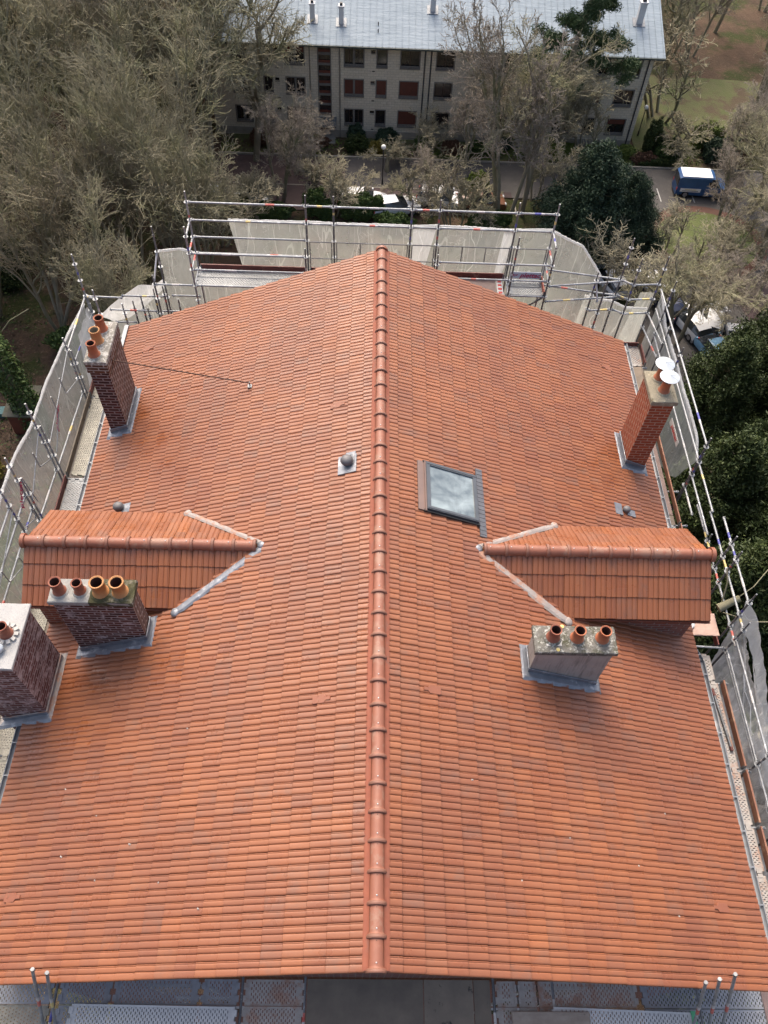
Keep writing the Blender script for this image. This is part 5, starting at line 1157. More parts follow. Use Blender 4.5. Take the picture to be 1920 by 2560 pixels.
def window(x0, x1, z0, z1, nl, style):
    f = MB(); t = .085; y = YF-.035
    f.box(x0-t, x1+t, y, YF+.05, z1, z1+t, MFRAME); f.box(x0-t, x1+t, y-.06, YF+.05, z0-t*1.2, z0, MFRAME)
    f.box(x0-t, x0, y, YF+.05, z0, z1, MFRAME); f.box(x1, x1+t, y, YF+.05, z0, z1, MFRAME)
    if nl == 2: xm = (x0+x1)/2; f.box(xm-.09, xm+.09, y+.01, YF+.08, z0, z1, MFRAME)
    o = f.build('window', None, AB)
    p = MB(); p.box(x0, x1, YF+.17, YF+.20, z0, z1, MPANE); p.build('pane', None, o)
    k = MB(); leaves = nl*2 if x1-x0 > 1.0 else max(1, nl)
    w_ = (x1-x0)/leaves
    for i in range(leaves+1): xx = x0+w_*i; k.box(max(x0, xx-.025), min(x1, xx+.025), YF+.13, YF+.172, z0, z1, MCASE)
    k.box(x0, x1, YF+.132, YF+.171, z0, z0+.05, MCASE); k.box(x0, x1, YF+.131, YF+.171, z1-.05, z1, MCASE)
    k.build('casement', MCASE, o)
    if style == 'shut':
        s = MB(); s.box(x0+.002, x1-.002, YF+.07, YF+.10, z0+.13, z1-.002, MSHUT)
        for i in range(int((x1-x0)/.12)): s.box(x0+.1+i*.12, x0+.108+i*.12, YF+.062, YF+.07, z0+.13, z1-.002, MDARK)
        s.build('shutter', None, o)
    elif style == 'half':
        s = MB(); s.box(x0+.002, x1-.002, YF+.07, YF+.10, z1-(z1-z0)*.35, z1-.002, MSHUT); s.build('shutter', None, o)
    s = MB(); s.box(x0, x1, YF+.02, YF+.06, z0, z0+.15, MSTWH if False else MFRAME); s.build('sill', None, o)
for ci, (x0, x1, nl) in enumerate(cols):
    for ri, (z0, z1) in enumerate(rowz):
        st = 'shut' if (ri == 1 and ci in (3, 4, 5, 10)) or (ri == 2 and ci in (5,)) else ('half' if (ri == 0 and ci == 2) or (ri == 2 and ci == 11) else 'open')
        window(x0, x1, z0, z1, nl, st)
for s_ in small:
    for (z0, z1) in rowz:
        k = MB(); k.box(s_-.03, s_+.41, YF-.02, YF+.04, z1-.40, z1-.36, MFRAME); k.box(s_, s_+.38, YF+.15, YF+.18, z1-.36, z1-.05, MPANE); k.build('vent_window', None, AB)
        k = MB(); k.box(s_+.12, s_+.36, YF-.012, YF-.002, z0-.45, z0-.36, MDARK); k.build('air_brick', None, AB)
for (a, c) in stairs:
    f = MB(); t = .09
    f.box(a-t, a, YF-.04, YF+.05, -27.6, -21.4, MFRAME); f.box(c, c+t, YF-.04, YF+.05, -27.6, -21.4, MFRAME); f.box(a, c, YF-.04, YF+.05, -21.5, -21.4, MFRAME)
    o = f.build('stair_window', None, AB)
    p = MB(); p.box(a, c, YF+.17, YF+.20, -27.5, -21.5, MPANE); p.build('pane', None, o)
    p = MB()
    for i in range(7): z = -27.4+i*.88; p.box(a, c, YF+.06, YF+.16, z, z+.20, MFRAME); p.box(a, c, YF+.10, YF+.15, z+.2, z+.42, MSHUT)
    p.build('spandrel', None, o)
    d = MB(); d.box(a+.05, c-.05, YF+.17, YF+.22, G+.3, -27.9, MPANE); d.box(a+.1, a+.17, YF+.12, YF+.17, G+.3, -27.9, MSHUT); d.box(c-.17, c-.1, YF+.12, YF+.17, G+.3, -27.9, MSHUT); d.box(a+.42, c-.42, YF+.12, YF+.17, G+.3, -27.9, MSHUT)
    d.build('door', None, AB)
    cp = MB(); cp.prism([(a-.5, YF, -27.55), (a-.5, YF-1.1, -27.85), (a-.5, YF-1.1, -27.97), (a-.5, YF, -27.75)], (c-a+1.0, 0, 0), MSLATE if a < 0 else MGREENC); cp.build('canopy', None, AB)
    st = MB(); st.box(a-.4, c+.4, YF-1.2, YF-.001, G, G+.15, MKERB); st.box(a-.3, c+.3, YF-.8, YF-.001, G+.15, G+.3, MKERB); st.build('doorstep', None, AB)
for x, mt_ in ((-5.75, MPIPE), (-3.15+.0, MPIPE), (4.22, MPIPED), (4.75, MPIPED), (12.75, MPIPE), (15.35, MPIPE), (23.6, MPIPED)):
    b = MB(); b.tube((x, YF-.06, -21.1), (x, YF-.06, G+.1), .05 if mt_ is MPIPE else .06, mt_, n=8)
    for z in (-22.6, -25.2, -27.8): b.box(x-.07, x+.07, YF-.12, YF-.001, z, z+.05, mt_)
    b.build('downpipe', None, AB)
# zinc roof with standing seams
ZE, SR, YE = -21.0, .37, 69.2
XL = -15.2; XRR = 27.2
def zr2(y): return ZE+SR*(y-YE) if y <= 76.5 else ZE+SR*(76.5-YE)-SR*(y-76.5)
b = MB()
# right end follows the slanted hip seen in the photo
b.prism([(XL, YE, ZE), (XL, 76.5, zr2(76.5)), (XL, 83.8, ZE), (XL, 83.8, ZE-.12), (XL, 76.5, zr2(76.5)-.15), (XL, YE, ZE-.12)], (24.7-XL, 0, 0), MZROOF)
x = XL
while x < 24.7:
    b.box(x-.018, x+.018, 0, 7.3/math.cos(math.atan(SR)), .0, .05, MZROOF, Matrix.Translation((0, YE, ZE)) @ Matrix.Rotation(math.atan(SR), 4, 'X'))
    x += .56
rf = b.build('roof', None, AB)
b = MB(); b.box(XL, 24.7, YE-.12, YE-.003, ZE-.16, ZE-.02, MGREEN); b.build('gutter', None, AB)
b = MB(); b.box(-14.7, 24.1, YE, YF-.002, ZE-.13, ZE-.1, MKERB); b.build('soffit', None, AB)
def roofstack(x, y, w_, d_, h, lbl=None):
    b = MB(); z = zr2(y); b.box(x-w_/2, x+w_/2, y-d_/2, y+d_/2, z-.5, z+h, MCHW); b.box(x-w_/2-.06, x+w_/2+.06, y-d_/2-.06, y+d_/2+.06, z+h, z+h+.1, MCHW)
    b.box(x-w_*.28, x+w_*.28, y-d_*.3, y+d_*.3, z+h+.101, z+h+.3, MPIPED); b.build('roof_chimney', None, rf)
    b = MB(); b.box(x-w_/2-.25, x+w_/2+.25, 0, d_+.5, .02, .055, MZINC, Matrix.Translation((0, y-d_/2-.2, zr2(y-d_/2-.2))) @ Matrix.Rotation(math.atan(SR), 4, 'X')); b.build('chimney_flashing', None, rf)
for x, y, w_, h in ((-5.5, 71.6, .40, 1.25), (-3.05, 71.4, .40, 1.3), (4.75, 73.0, .45, 1.5), (22.6, 72.6, .55, 1.6)): roofstack(x, y, w_, .45, h)
for x in (-8.9, .1, 8.4): 
    b = MB(); z = zr2(70.6); b.tube((x, 70.6, z), (x, 70.6, z+.28), .045, MBLACK, n=6); b.build('roof_pipe', None, rf); b = MB(); b.tube((x, 71.3, zr2(71.3)), (x, 71.3, zr2(71.3)+.28), .045, MBLACK, n=6); b.build('roof_pipe', None, rf)

# ================================================================== TREES
def tubes_mesh(name, P0, P1, R0, R1, sides, mat):
    n = len(P0); D = P1-P0; L = np.linalg.norm(D, axis=1)[:, None]+1e-9; D = D/L
    A = np.cross(D, np.array([.31, .52, .79])); A /= np.linalg.norm(A, axis=1)[:, None]+1e-9; B = np.cross(D, A)
    ang = np.arange(sides)*2*math.pi/sides; c, s = np.cos(ang), np.sin(ang)
    ring = A[:, None, :]*c[None, :, None]+B[:, None, :]*s[None, :, None]
    V = np.concatenate([P0[:, None]+ring*R0[:, None, None], P1[:, None]+ring*R1[:, None, None]], 1).reshape(-1, 3)
    base = (np.arange(n)*2*sides)[:, None]; k = np.arange(sides); k2 = (k+1) % sides
    F_ = np.stack([base+k, base+k2, base+sides+k2, base+sides+k], 2).reshape(-1).astype(np.int32); nf = n*sides
    me = bpy.data.meshes.new(name); me.vertices.add(len(V)); me.vertices.foreach_set('co', V.ravel().astype(np.float32)); me.loops.add(nf*4); me.loops.foreach_set('vertex_index', F_)
    me.polygons.add(nf); me.polygons.foreach_set('loop_start', np.arange(0, nf*4, 4, dtype=np.int32)); me.polygons.foreach_set('loop_total', np.full(nf, 4, dtype=np.int32))
    me.polygons.foreach_set('use_smooth', np.ones(nf, bool)); me.update(); me.materials.append(mat); return me
def grow(seed, H, stems=1, lean=.12, trunk=.45, levels=((8, .45, .62, .9), (6, .45, .6, .8), (6, .5, .6, .8), (5, .5, .6, .9)), trop=(.12, .10, .06, .02), r0=.22, wander=.18, kseg=(7, 6, 5, 4, 3), start=.3, twig=.015):
    """level tuples: children per branch, length ratio, splay, random; returns list of (P0,P1,R0,R1) per level"""
    rng = np.random.RandomState(seed); out = []
    if stems == 1: o = np.zeros((1, 3)); d = np.array([[rng.normal(0, .05), rng.normal(0, .05), 1.]]); L = np.array([H*trunk])
    else:
        a = rng.uniform(0, 6.28, stems); o = np.stack([np.cos(a)*.35, np.sin(a)*.35, np.zeros(stems)], 1)*rng.uniform(.3, 1.6, (stems, 1)); d = np.stack([np.cos(a)*lean, np.sin(a)*lean, np.ones(stems)], 1)*1.0+rng.normal(0, .05, (stems, 3)); L = H*trunk*rng.uniform(.75, 1.1, stems)
    d /= np.linalg.norm(d, axis=1)[:, None]; R = np.full(len(o), r0)
    for lv in range(len(levels)+1):
        K = kseg[min(lv, len(kseg)-1)]; n = len(o); pts = [o]; dirs = [d]; rad = [R]; p = o.copy(); dd = d.copy()
        tp = .58 if lv == 0 else .45
        for k in range(K):
            dd = dd+rng.normal(0, wander*(1 if lv else .35), (n, 3)); dd[:, 2] += trop[min(lv, len(trop)-1)]; dd /= np.linalg.norm(dd, axis=1)[:, None]
            q = p+dd*(L/K)[:, None]; rr = np.maximum(R*(1-(1-tp)*(k+1)/K), twig)
            out.append((lv, p.copy(), q.copy(), rad[-1].copy(), rr)); p = q; pts.append(q); dirs.append(dd.copy()); rad.append(rr)
        if lv == len(levels): break
        m_, lr, splay, rn = levels[lv]
        PT = np.stack(pts, 1); DR = np.stack(dirs, 1); RD = np.stack(rad, 1)
        t = start if lv == 0 and stems == 1 else (.35 if lv == 0 else .12)
        tt = t+(1-t)*((np.arange(m_)+rng.uniform(.1, 1, (n, m_)))/m_); tt = np.clip(tt, 0, .999)*K
        i0 = tt.astype(int); fr = (tt-i0)[..., None]; ii = np.arange(n)[:, None]
        o2 = PT[ii, i0]*(1-fr)+PT[ii, i0+1]*fr; d2 = DR[ii, i0]; r2_ = RD[ii, i0]*(1-fr[..., 0])+RD[ii, i0+1]*fr[..., 0]
        side = rng.normal(size=(n, m_, 3)); side -= d2*(side*d2).sum(-1, keepdims=True); side /= np.linalg.norm(side, axis=-1, keepdims=True)
        sp = splay*rng.uniform(.6, 1.35, (n, m_, 1)); d2 = d2*np.cos(sp)+side*np.sin(sp)
        L2 = (L[:, None]*lr*rng.uniform(1-rn*.5, 1+rn*.3, (n, m_))*(1.15-.45*(tt/K)))
        o = o2.reshape(-1, 3); d = d2.reshape(-1, 3); d /= np.linalg.norm(d, axis=1)[:, None]; L = L2.ravel(); R = np.maximum((r2_*.62).ravel(), twig)
    return out
def make_tree(name, segs, trunk_lv, bark, twigm, parent):
    def cat(f): 
        S_ = [s for s in segs if f(s[0])]; return [np.concatenate([s[i] for s in S_]) for i in (1, 2, 3, 4)]
    t = link('trunk', tubes_mesh('trunk', *cat(lambda l: l <= trunk_lv), 7, bark), parent)
    c = link('crown', tubes_mesh('crown', *cat(lambda l: l > trunk_lv), 3, twigm), parent)
    return t, c
PROTO = {}
def proto(key, *a, trunk_lv=1, bark=MBARK, twigm=MTWIG, **k): PROTO[key] = (grow(*a, **k), trunk_lv, bark, twigm)
UP = ((7, .60, .34, .7), (6, .55, .50, .9), (5, .60, .6, 1.), (3, .66, .7, 1.))
proto('upright', 1, 17, stems=6, lean=.16, trunk=.72, levels=UP, trop=(.02, .14, .10, .06), r0=.15, twig=.014, wander=.17)
proto('upright2', 2, 17, stems=5, lean=.22, trunk=.70, levels=UP, trop=(.04, .16, .10, .04), r0=.17, twig=.014, wander=.19, twigm=MTWIGD)
proto('broad', 3, 17, stems=1, trunk=.62, levels=((10, .62, .8, .6), (8, .5, .7, .8), (8, .46, .75, .9), (6, .5, .8, .9)), trop=(.05, .08, .03, -.02), r0=.28, twig=.015, wander=.2)
proto('broad2', 4, 16, stems=2, lean=.12, trunk=.66, levels=((9, .55, .7, .6), (8, .5, .7, .8), (7, .48, .75, .9), (6, .5, .8, .9)), trop=(.05, .08, .03, -.02), r0=.24, twig=.015, wander=.22)
proto('pale', 5, 15, stems=3, lean=.18, trunk=.68, levels=((8, .5, .55, .6), (7, .5, .65, .8), (7, .48, .7, .9), (5, .5, .8, .9)), trop=(.04, .10, .05, .02), r0=.16, twig=.014, wander=.2, twigm=MTWIGP)
proto('low', 6, 7, stems=1, trunk=.35, levels=((7, 1.1, 1.0, .5), (8, .55, .7, .8), (8, .5, .8, .9), (5, .5, .9, .9)), trop=(.05, .02, .03, .02), r0=.22, twig=.014, wander=.25, start=.6)
proto('small', 7, 6, stems=4, lean=.3, trunk=.7, levels=((8, .5, .6, .6), (7, .5, .7, .8), (6, .5, .8, .9)), trop=(.04, .08, .05), r0=.07, twig=.014, wander=.22)
FIRST = {}
def tree(key, x, y, H, label, group=None, rz_=None, name='bare_tree', cat='tree', flat_=1.0, z=G):
    base = {'upright': 17, 'upright2': 17, 'broad': 17, 'broad2': 16, 'pale': 15, 'low': 7, 'small': 6}[key]
    rz_ = random.uniform(0, 6.28) if rz_ is None else rz_
    if key not in FIRST:
        r = bpy.data.objects.new(name, None); COL.objects.link(r)
        segs, lv, bk, tw = PROTO[key]; make_tree(name, segs, lv, bk, tw, r); FIRST[key] = r
    else:
        s_ = FIRST[key]; r = s_.copy(); COL.objects.link(r); r.name = name
        for ch in s_.children: c = ch.copy(); COL.objects.link(c); c.parent = r
        for k in list(r.keys()):
            if k in ('label', 'group', 'category'): del r[k]
    s = H/base; r.location = (x, y, z-.1); r.rotation_euler = (0, 0, rz_); r.scale = (s*flat_, s*flat_, s)
    return tag(r, label, cat, group)
#@@B1
#@@T0
# ---- individual bare trees ------------------------------------------------
random.seed(21)
GL = 'bare trees in the thicket on the left'
tree('broad', -10.6, 65.6, 19, 'tall bare tree with twin leaning trunks before the left end of the stone building')
tree('broad2', -14.5, 64.2, 20, 'large bare tree hiding the left corner of the stone building')
tree('pale', -7.9, 60.0, 11.5, 'bare tree with long low boughs spreading over the paved court')
tree('low', 3.3, 58.9, 6.5, 'dark pollarded tree with a forked trunk and thin shoots behind the far scaffold rail')
tree('pale', 11.0, 57.2, 20, 'tall pale many stemmed bare tree before the middle of the stone building', rz_=1.0, flat_=.85)
tree('broad2', 12.8, 59.2, 17, 'mossy bare tree just behind the tall pale one', flat_=.8)
tree('small', 19.2, 68.2, 8, 'slender bare tree beside the light green box hedge')
tree('small', 6.6, 56.6, 8, 'small bare tree with crossed twigs left of the tall pale tree')
tree('broad', 31.8, 52.6, 11.5, 'wide bare tree reaching over the round lawn', flat_=1.25)
tree('pale', 30.6, 47.6, 10.5, 'bare tree at the right picture edge below the round lawn', flat_=1.3)
tree('broad2', 33.2, 60.6, 10.5, 'bare tree at the right edge behind the blue van', flat_=1.3)
tree('pale', 29.8, 58.2, 7.0, 'low bare tree with twigs crossing in front of the blue van', flat_=1.4)
tree('pale', 33.6, 66.8, 9.5, 'pinkish grey bare tree right of the blue van', flat_=1.3)
tree('pale', 36.6, 72.0, 11, 'bare tree on the side lawn at the right edge')
tree('upright', 39.0, 79.0, 13, 'upright bare tree at the top right corner beyond the lawn')
for i_, (x_, y_) in enumerate(((30, 84), (34, 88), (29, 92), (38, 94), (33, 99), (43, 90), (27, 99), (45, 100))): tree(['broad', 'pale', 'broad2'][i_ % 3], x_, y_, 13+i_ % 3, 'bare tree beyond the side lawn, top right of the picture', 'bare trees beyond the side lawn')
tree('broad2', 22.6, 43.2, 9, 'low bare tree among the parked cars', flat_=1.3)
tree('small', 17.6, 48.6, 6.5, 'low spreading bare tree between the far scaffold and the evergreen', flat_=1.5)
tree('small', 21.3, 46.0, 6.5, 'twiggy bare tree just above the far right scaffold corner', flat_=1.5)
tree('broad', 29.4, 41.8, 11, 'bare tree with a thick mossy bough above the dark conifers', flat_=1.35)
tree('low', -5.2, 60.6, 7.0, 'low bare tree whose mossy boughs spread flat over the paved court', flat_=1.5)
tree('low', -9.6, 56.8, 6.5, 'low spreading bare tree just behind the left bay of the far scaffold', flat_=1.5)
tree('small', -12.4, 53.5, 8.0, 'bushy bare tree behind the left end of the far scaffold', flat_=1.3)
tree('upright', -15.0, 50.0, 13, 'upright bare tree just left of the far scaffold end', flat_=1.1)
tree('small', 4.4, 67.4, 5.0, 'small bare garden tree below the paired dark downpipes', flat_=1.4)
tree('pale', 8.2, 66.0, 10, 'thin bare tree against the middle of the stone building', flat_=1.1)
tree('broad', 17.0, 67.6, 11, 'bare tree spreading before the right windows of the stone building')
tree('small', 24.4, 53.8, 5.5, 'low twiggy tree at the left rim of the round lawn', flat_=1.5)
tree('small', 27.2, 51.2, 5.0, 'low twiggy tree at the lower rim of the round lawn', flat_=1.6)
tree('pale', 26.6, 46.6, 7.5, 'low bare tree over the lane right of the scaffold corner', flat_=1.5)
for q_, (x_, y_, h_, t_) in enumerate(((-3.2, 57.9, 5.5, 'low twiggy tree left of the bush hiding the white cars'), (4.9, 58.2, 6.0, 'low twiggy tree between the pollarded tree and the tall pale one'), (8.4, 58.4, 6.5, 'low twiggy tree in front of the dull orange car'),
        (14.2, 60.3, 6.5, 'low bare tree left of the broad evergreen at the kerb'), (-7.2, 63.6, 6.5, 'low bare tree on the court before the left entrance'), (1.2, 64.6, 5.0, 'low bare tree just right of the globe lamp'), (29.2, 53.8, 6.0, 'slender bare tree growing from the round lawn'),
        (33.4, 56.4, 8.5, 'bare tree at the right rim of the round lawn'), (28.6, 68.9, 7.0, 'bare tree on the side lawn right of the building corner'), (27.8, 75.6, 10.0, 'taller bare tree at the back of the side lawn'), (24.8, 50.2, 5.0, 'low bare bushy tree above the parked navy car'))):
    tree(['small', 'pale', 'low'][q_ % 3], x_, y_, h_, t_, flat_=1.4)
pts = []
rnd = random.Random(8)
# thicket: staggered rows left of the court and behind it
for i in range(400):
    x = rnd.uniform(-44, -13); y = rnd.uniform(38, 92)
    if y > 57 and y < 68 and x > -19: continue
    if x > -15.6 and y > 66: continue
    if y > 85 and x > -12: continue
    if x > -16 and y < 45: continue
    if y < 41 and x < -21: continue
    if any((x-a)**2+(y-c)**2 < 4.0**2 for a, c in pts): continue
    pts.append((x, y))
pts = pts[:52]
for i, (x, y) in enumerate(pts):
    near = y < 57
    key = ['upright', 'upright2', 'upright'][i % 3] if near else ['broad', 'upright2', 'broad2', 'pale', 'upright'][i % 5]
    H = rnd.uniform(13, 17) if near else rnd.uniform(16, 20)
    if x > -19 and y < 50: H *= .8
    tree(key, x, y, H, 'bare grey green tree in the dense thicket left of the road' if near else 'tall bare tree in the wood left of the stone building', GL if near else 'tall bare trees in the wood left of the building')
# ivy clad trunk near the left scaffold
e = empty('ivy_tree', (-22.5, 33.6, G), 'old leaning trunk wrapped in dark ivy beside the left net', 'tree')
b = MB(); b.tube((-22.4, 33.4, G), (-23.2, 34.6, G+5), .42, MBARK, r2=.3, n=10); b.tube((-23.2, 34.6, G+5), (-24.6, 36.4, G+11), .3, MBARK, r2=.16, n=10)
b.path([(-24.4, 36.2, G+10.5), (-23.8, 37.6, G+13), (-24, 38.5, G+15)], .05, MBARK); b.path([(-23.4, 34.9, G+6), (-21.9, 35.4, G+7.6), (-20.8, 36, G+8.0)], .03, MBARK)
b.build('trunk', None, e)
def ivyfn(rng, n):
    t = rng.uniform(0, 1, n); c = np.stack([-21.9-1.3*t, 33.2+1.3*t, G+.3+6.5*t], 1); a = rng.uniform(0, 6.28, n); r = .45+.5*rng.rand(n)
    return c+np.stack([np.cos(a)*r, np.sin(a)*r, rng.normal(0, .3, n)], 1), rng.rand(n)
leafcloud('ivy', 5000, ivyfn, .11, MSHRUB, e, 7)

# ---- evergreens --------------------------------------------------------------
def lobes_fn(lobes, shell=.35):
    def fn(rng, n):
        vol = np.array([l[3]*l[4]*l[5] for l in lobes])**.667; k = rng.choice(len(lobes), n, p=vol/vol.sum()); Lb = np.array(lobes)[k]
        d = rng.normal(size=(n, 3)); d /= np.linalg.norm(d, axis=1)[:, None]; r = 1-shell*rng.rand(n)**1.3
        r *= 1+.16*np.sin(d[:, 0]*7+k)+.14*np.sin(d[:, 1]*8+k*2)+.10*np.sin(d[:, 2]*9+k*3)
        P = Lb[:, :3]+d*Lb[:, 3:6]*r[:, None]
        return P, .35+.4*rng.rand(n)+.1*np.sin(k*1.7)
    return fn
def conifer_lobes(seed, H, R, n=26, spread=1.0):
    rng = np.random.RandomState(seed); L = []
    for i in range(n):
        t = ((i+.5)/n)**.9; z = H*(.10+.84*t); rr = R*(1-t)**.55*rng.uniform(.25, 1.0); a = i*2.4+rng.uniform(-.4, .4); s = R*(.11+.16*(1-t))*rng.uniform(.7, 1.3)
        L.append((rr*math.cos(a)*spread, rr*math.sin(a)*spread, z, s, s, s*rng.uniform(.9, 1.5)))
    return L
EV = {}
def evergreen(key, x, y, s, label, group=None, rz_=0, sz=1.0, name='evergreen_tree', cat='tree', z=G):
    if key not in EV:
        r = bpy.data.objects.new(name, None); COL.objects.link(r)
        seed, H, R, n, leaf, mt_, nl = {'yew': (3, 12, 4.3, 120, .10, MYEW, 130000), 'yew2': (9, 13, 4.6, 130, .10, MYEW, 130000), 'holly': (5, 10, 4.4, 110, .10, MYEWB, 120000)}[key]
        lb = conifer_lobes(seed, H, R, n)
        leafcloud('crown', nl, lobes_fn(lb, .8), leaf, mt_, r, seed, squash=.7)
        b = MB(); b.tube((0, 0, 0), (0, 0, H*.9), .3, MBARK, r2=.05)
        rr = random.Random(seed)
        for (lx, ly, lz, a, _, c) in lb: b.tube((0, 0, max(.5, lz-a)), (lx, ly, lz), .07, MBARK, r2=.02, n=5)
        b.build('trunk', None, r)
        # dense inner mass of the crown: overlapping dark needle sprays
        EV[key] = r
    else:
        s_ = EV[key]; r = s_.copy(); COL.objects.link(r); r.name = name
        for ch in s_.children: c = ch.copy(); COL.objects.link(c); c.parent = r
        for k in list(r.keys()):
            if k in ('label', 'group', 'category'): del r[k]
    r.location = (x, y, z); r.rotation_euler = (0, 0, rz_); r.scale = (s, s, s*sz)
    return tag(r, label, cat, group)
evergreen('holly', 17.0, 53.6, 1.0, 'broad dark evergreen beyond the right part of the far scaffold')
evergreen('holly', 20.3, 54.4, .72, 'smaller dark evergreen at the right side of the broad one', rz_=2)
GR = 'dark conifers along the right side of the house'
for i, (x, y, s, k, sz) in enumerate(((25.5, 34.0, 1.05, 'yew', 1.15), (29.5, 38.0, 1.0, 'yew2', 1.1), (20.5, 31.0, .85, 'yew2', 1.1), (23.0, 26.0, 1.1, 'yew', 1.1), (28.0, 28.5, 1.1, 'yew2', 1.15), (18.3, 23.0, 1.0, 'yew', 1.1), (22.0, 19.0, 1.1, 'yew2', 1.1), (17.0, 16.0, 1.05, 'yew2', 1.05), (20.8, 12.0, 1.1, 'yew', 1.1), (16.5, 8.6, 1.0, 'yew', 1.0), (19.5, 4.5, 1.05, 'yew2', 1.0), (16.0, 1.0, 1.0, 'yew', 1.0), (33.5, 33.5, 1.1, 'yew', 1.1))):
    t = {0: 'dark yew whose top stands just right of the tin capped chimney', 2: 'shorter dark yew nearest the far right scaffold corner'}.get(i, 'dark yew in the dense row along the right scaffold')
    evergreen(k, x, y, s, t, None if i in (0, 2) else GR, rz_=i*1.3, sz=sz)
# pine with bare leaning trunk and needle clumps
e = empty('pine_tree', (14.7, 64.6, G), 'tall pine with a bare reddish trunk and dark needle clumps before the zinc roof', 'tree')
b = MB(); tr = [(14.7, 64.6, G), (15.0, 65.0, G+5), (15.7, 65.3, G+10), (16.4, 65.6, G+14.5), (16.9, 66, G+18)]
for (a, c, r1, r3) in zip(tr[:-1], tr[1:], (.33, .28, .22, .15), (.28, .22, .15, .06)): b.tube(a, c, r1, MBARK, r2=r3, n=10)
rng = random.Random(4); clumps = []
for i in range(40):
    t = rng.uniform(.36, 1); k = min(3, int(t*4)); f = t*4-k; a = Vector(tr[k]).lerp(Vector(tr[k+1]), f); az = rng.uniform(0, 6.28); L = rng.uniform(1.6, 4.8)*(1.15-.5*t)
    e_ = a+Vector((math.cos(az)*L, math.sin(az)*L*.8, rng.uniform(-.2, 1.2))); m_ = a.lerp(e_, .5)+Vector((0, 0, -.2)); b.path([a, m_, e_], .05, MBARK, 5)
    for q in range(3): clumps.append((e_.x+rng.uniform(-.9, .9)-14.7, e_.y+rng.uniform(-.9, .9)-64.6, e_.z+rng.uniform(-.3, .4)-G, rng.uniform(.5, 1.0), rng.uniform(.5, 1.0), rng.uniform(.28, .5)))
b.build('trunk', None, e)
o = leafcloud('crown', 52000, lobes_fn(clumps, .8), .15, MPINE, None, 12, squash=.4); o.location = (14.7, 64.6, G); o.parent = e; o.matrix_parent_inverse = Matrix.Translation((-14.7, -64.6, -G))

# ---- shrubs and hedges ---------------------------------------------------------
def shrub(x, y, sx, sy, sz, mt_, label, name='shrub', cat='shrub', n=None, leaf=.09, group=None, lump=5, seed=None, boxy=False):
    seed = seed or int(abs(x*13+y*7)); rng = np.random.RandomState(seed); e = empty(name, (x, y, G), label, cat, group)
    n = n or int(2600*(sx*sy+sz*sx))
    if boxy:
        def fn(r, m_):
            f = r.randint(0, 3, m_); P = r.uniform(-1, 1, (m_, 3)); sg = np.where(r.rand(m_) < .5, -1, 1); P[np.arange(m_), f] = sg*(1-.06*r.rand(m_)); P = P/np.maximum(1, (np.abs(P)**6).sum(1)**(1/6.))[:, None]
            P = P*np.array([sx/2, sy/2, sz/2])+np.array([0, 0, sz/2]); return P[P[:, 2] > 0], r.rand((P[:, 2] > 0).sum())
    else:
        lb = [(0, 0, sz*.5, sx*.42, sy*.42, sz*.5)]+[(rng.uniform(-.33, .33)*sx, rng.uniform(-.33, .33)*sy, sz*rng.uniform(.35, .65), sx*.26, sy*.26, sz*.36) for _ in range(lump)]
        fn0 = lobes_fn(lb, .3)
        def fn(r, m_):
            P, t = fn0(r, m_); k = P[:, 2] > .02; return P[k], t[k]
    o = leafcloud('foliage', n, fn, leaf, mt_, None, seed); o.location = (x, y, G); o.parent = e; o.matrix_parent_inverse = Matrix.Translation((-x, -y, -G))
    b = MB()
    for k in range(5):
        a = k*1.26; b.tube((x, y, G), (x+math.cos(a)*sx*.25, y+math.sin(a)*sy*.25, G+sz*.6), .03, MBARK, r2=.012, n=5)
    b.build('stem', None, e); return e
shrub(17.35, 67.6, 2.5, 1.3, 1.25, MBOX, 'bright yellow green clipped box hedge, leftmost of three', 'box_hedge', 'hedge', boxy=True)
shrub(20.3, 67.9, 2.3, 1.3, 1.2, MBOX, 'clipped box hedge in the middle of three', 'box_hedge', 'hedge', boxy=False)
shrub(22.9, 68.0, 2.4, 1.3, 1.1, MBOX, 'rounded green hedge at the building corner, rightmost of three', 'box_hedge', 'hedge')
shrub(-1.7, 69.0, 1.6, 1.2, 1.7, MYEWB, 'dark round bush against the wall, topmost left of the lamp')
shrub(-1.6, 67.6, 1.9, 1.5, 1.5, MYEW, 'dark rounded bush below the topmost one left of the lamp')
shrub(.35, 67.2, 1.7, 1.2, 1.2, MSHRUBY, 'ochre yellow shrub right behind the lamp post')
shrub(1.2, 69.0, 2.2, 1.2, 1.4, MYEWB, 'dark green bush against the building right of the lamp')
shrub(4.6, 68.4, 2.0, 1.3, 1.2, MSHRUB, 'green bush below the paired dark downpipes')
shrub(7.2, 67.8, 2.2, 1.4, 1.1, MSHRUBR, 'russet shrub in the middle of the front garden')
shrub(10.2, 67.9, 3.0, 1.6, 1.2, MSHRUB, 'wide green shrub left of the mossy door canopy')
shrub(12.2, 68.8, 1.6, 1.0, 1.5, MYEWB, 'dark bush beside the right entrance')
shrub(16.3, 69.2, 2.0, .9, 1.3, MSHRUB, 'low green bush against the wall behind the box hedge')
shrub(-5.8, 68.0, 3.6, 1.6, 1.1, MSHRUBR, 'reddish brown shrub at the left entrance')
shrub(-9.8, 68.2, 3.4, 1.8, 1.4, MSHRUBR, 'large reddish brown shrub under the left windows')
shrub(25.9, 69.2, 1.7, 1.7, 3.0, MYEW, 'tall narrow dark evergreen bush at the right building corner')
shrub(27.4, 68.2, 2.4, 2.0, 1.8, MSHRUB, 'glossy green laurel bush on the side lawn')
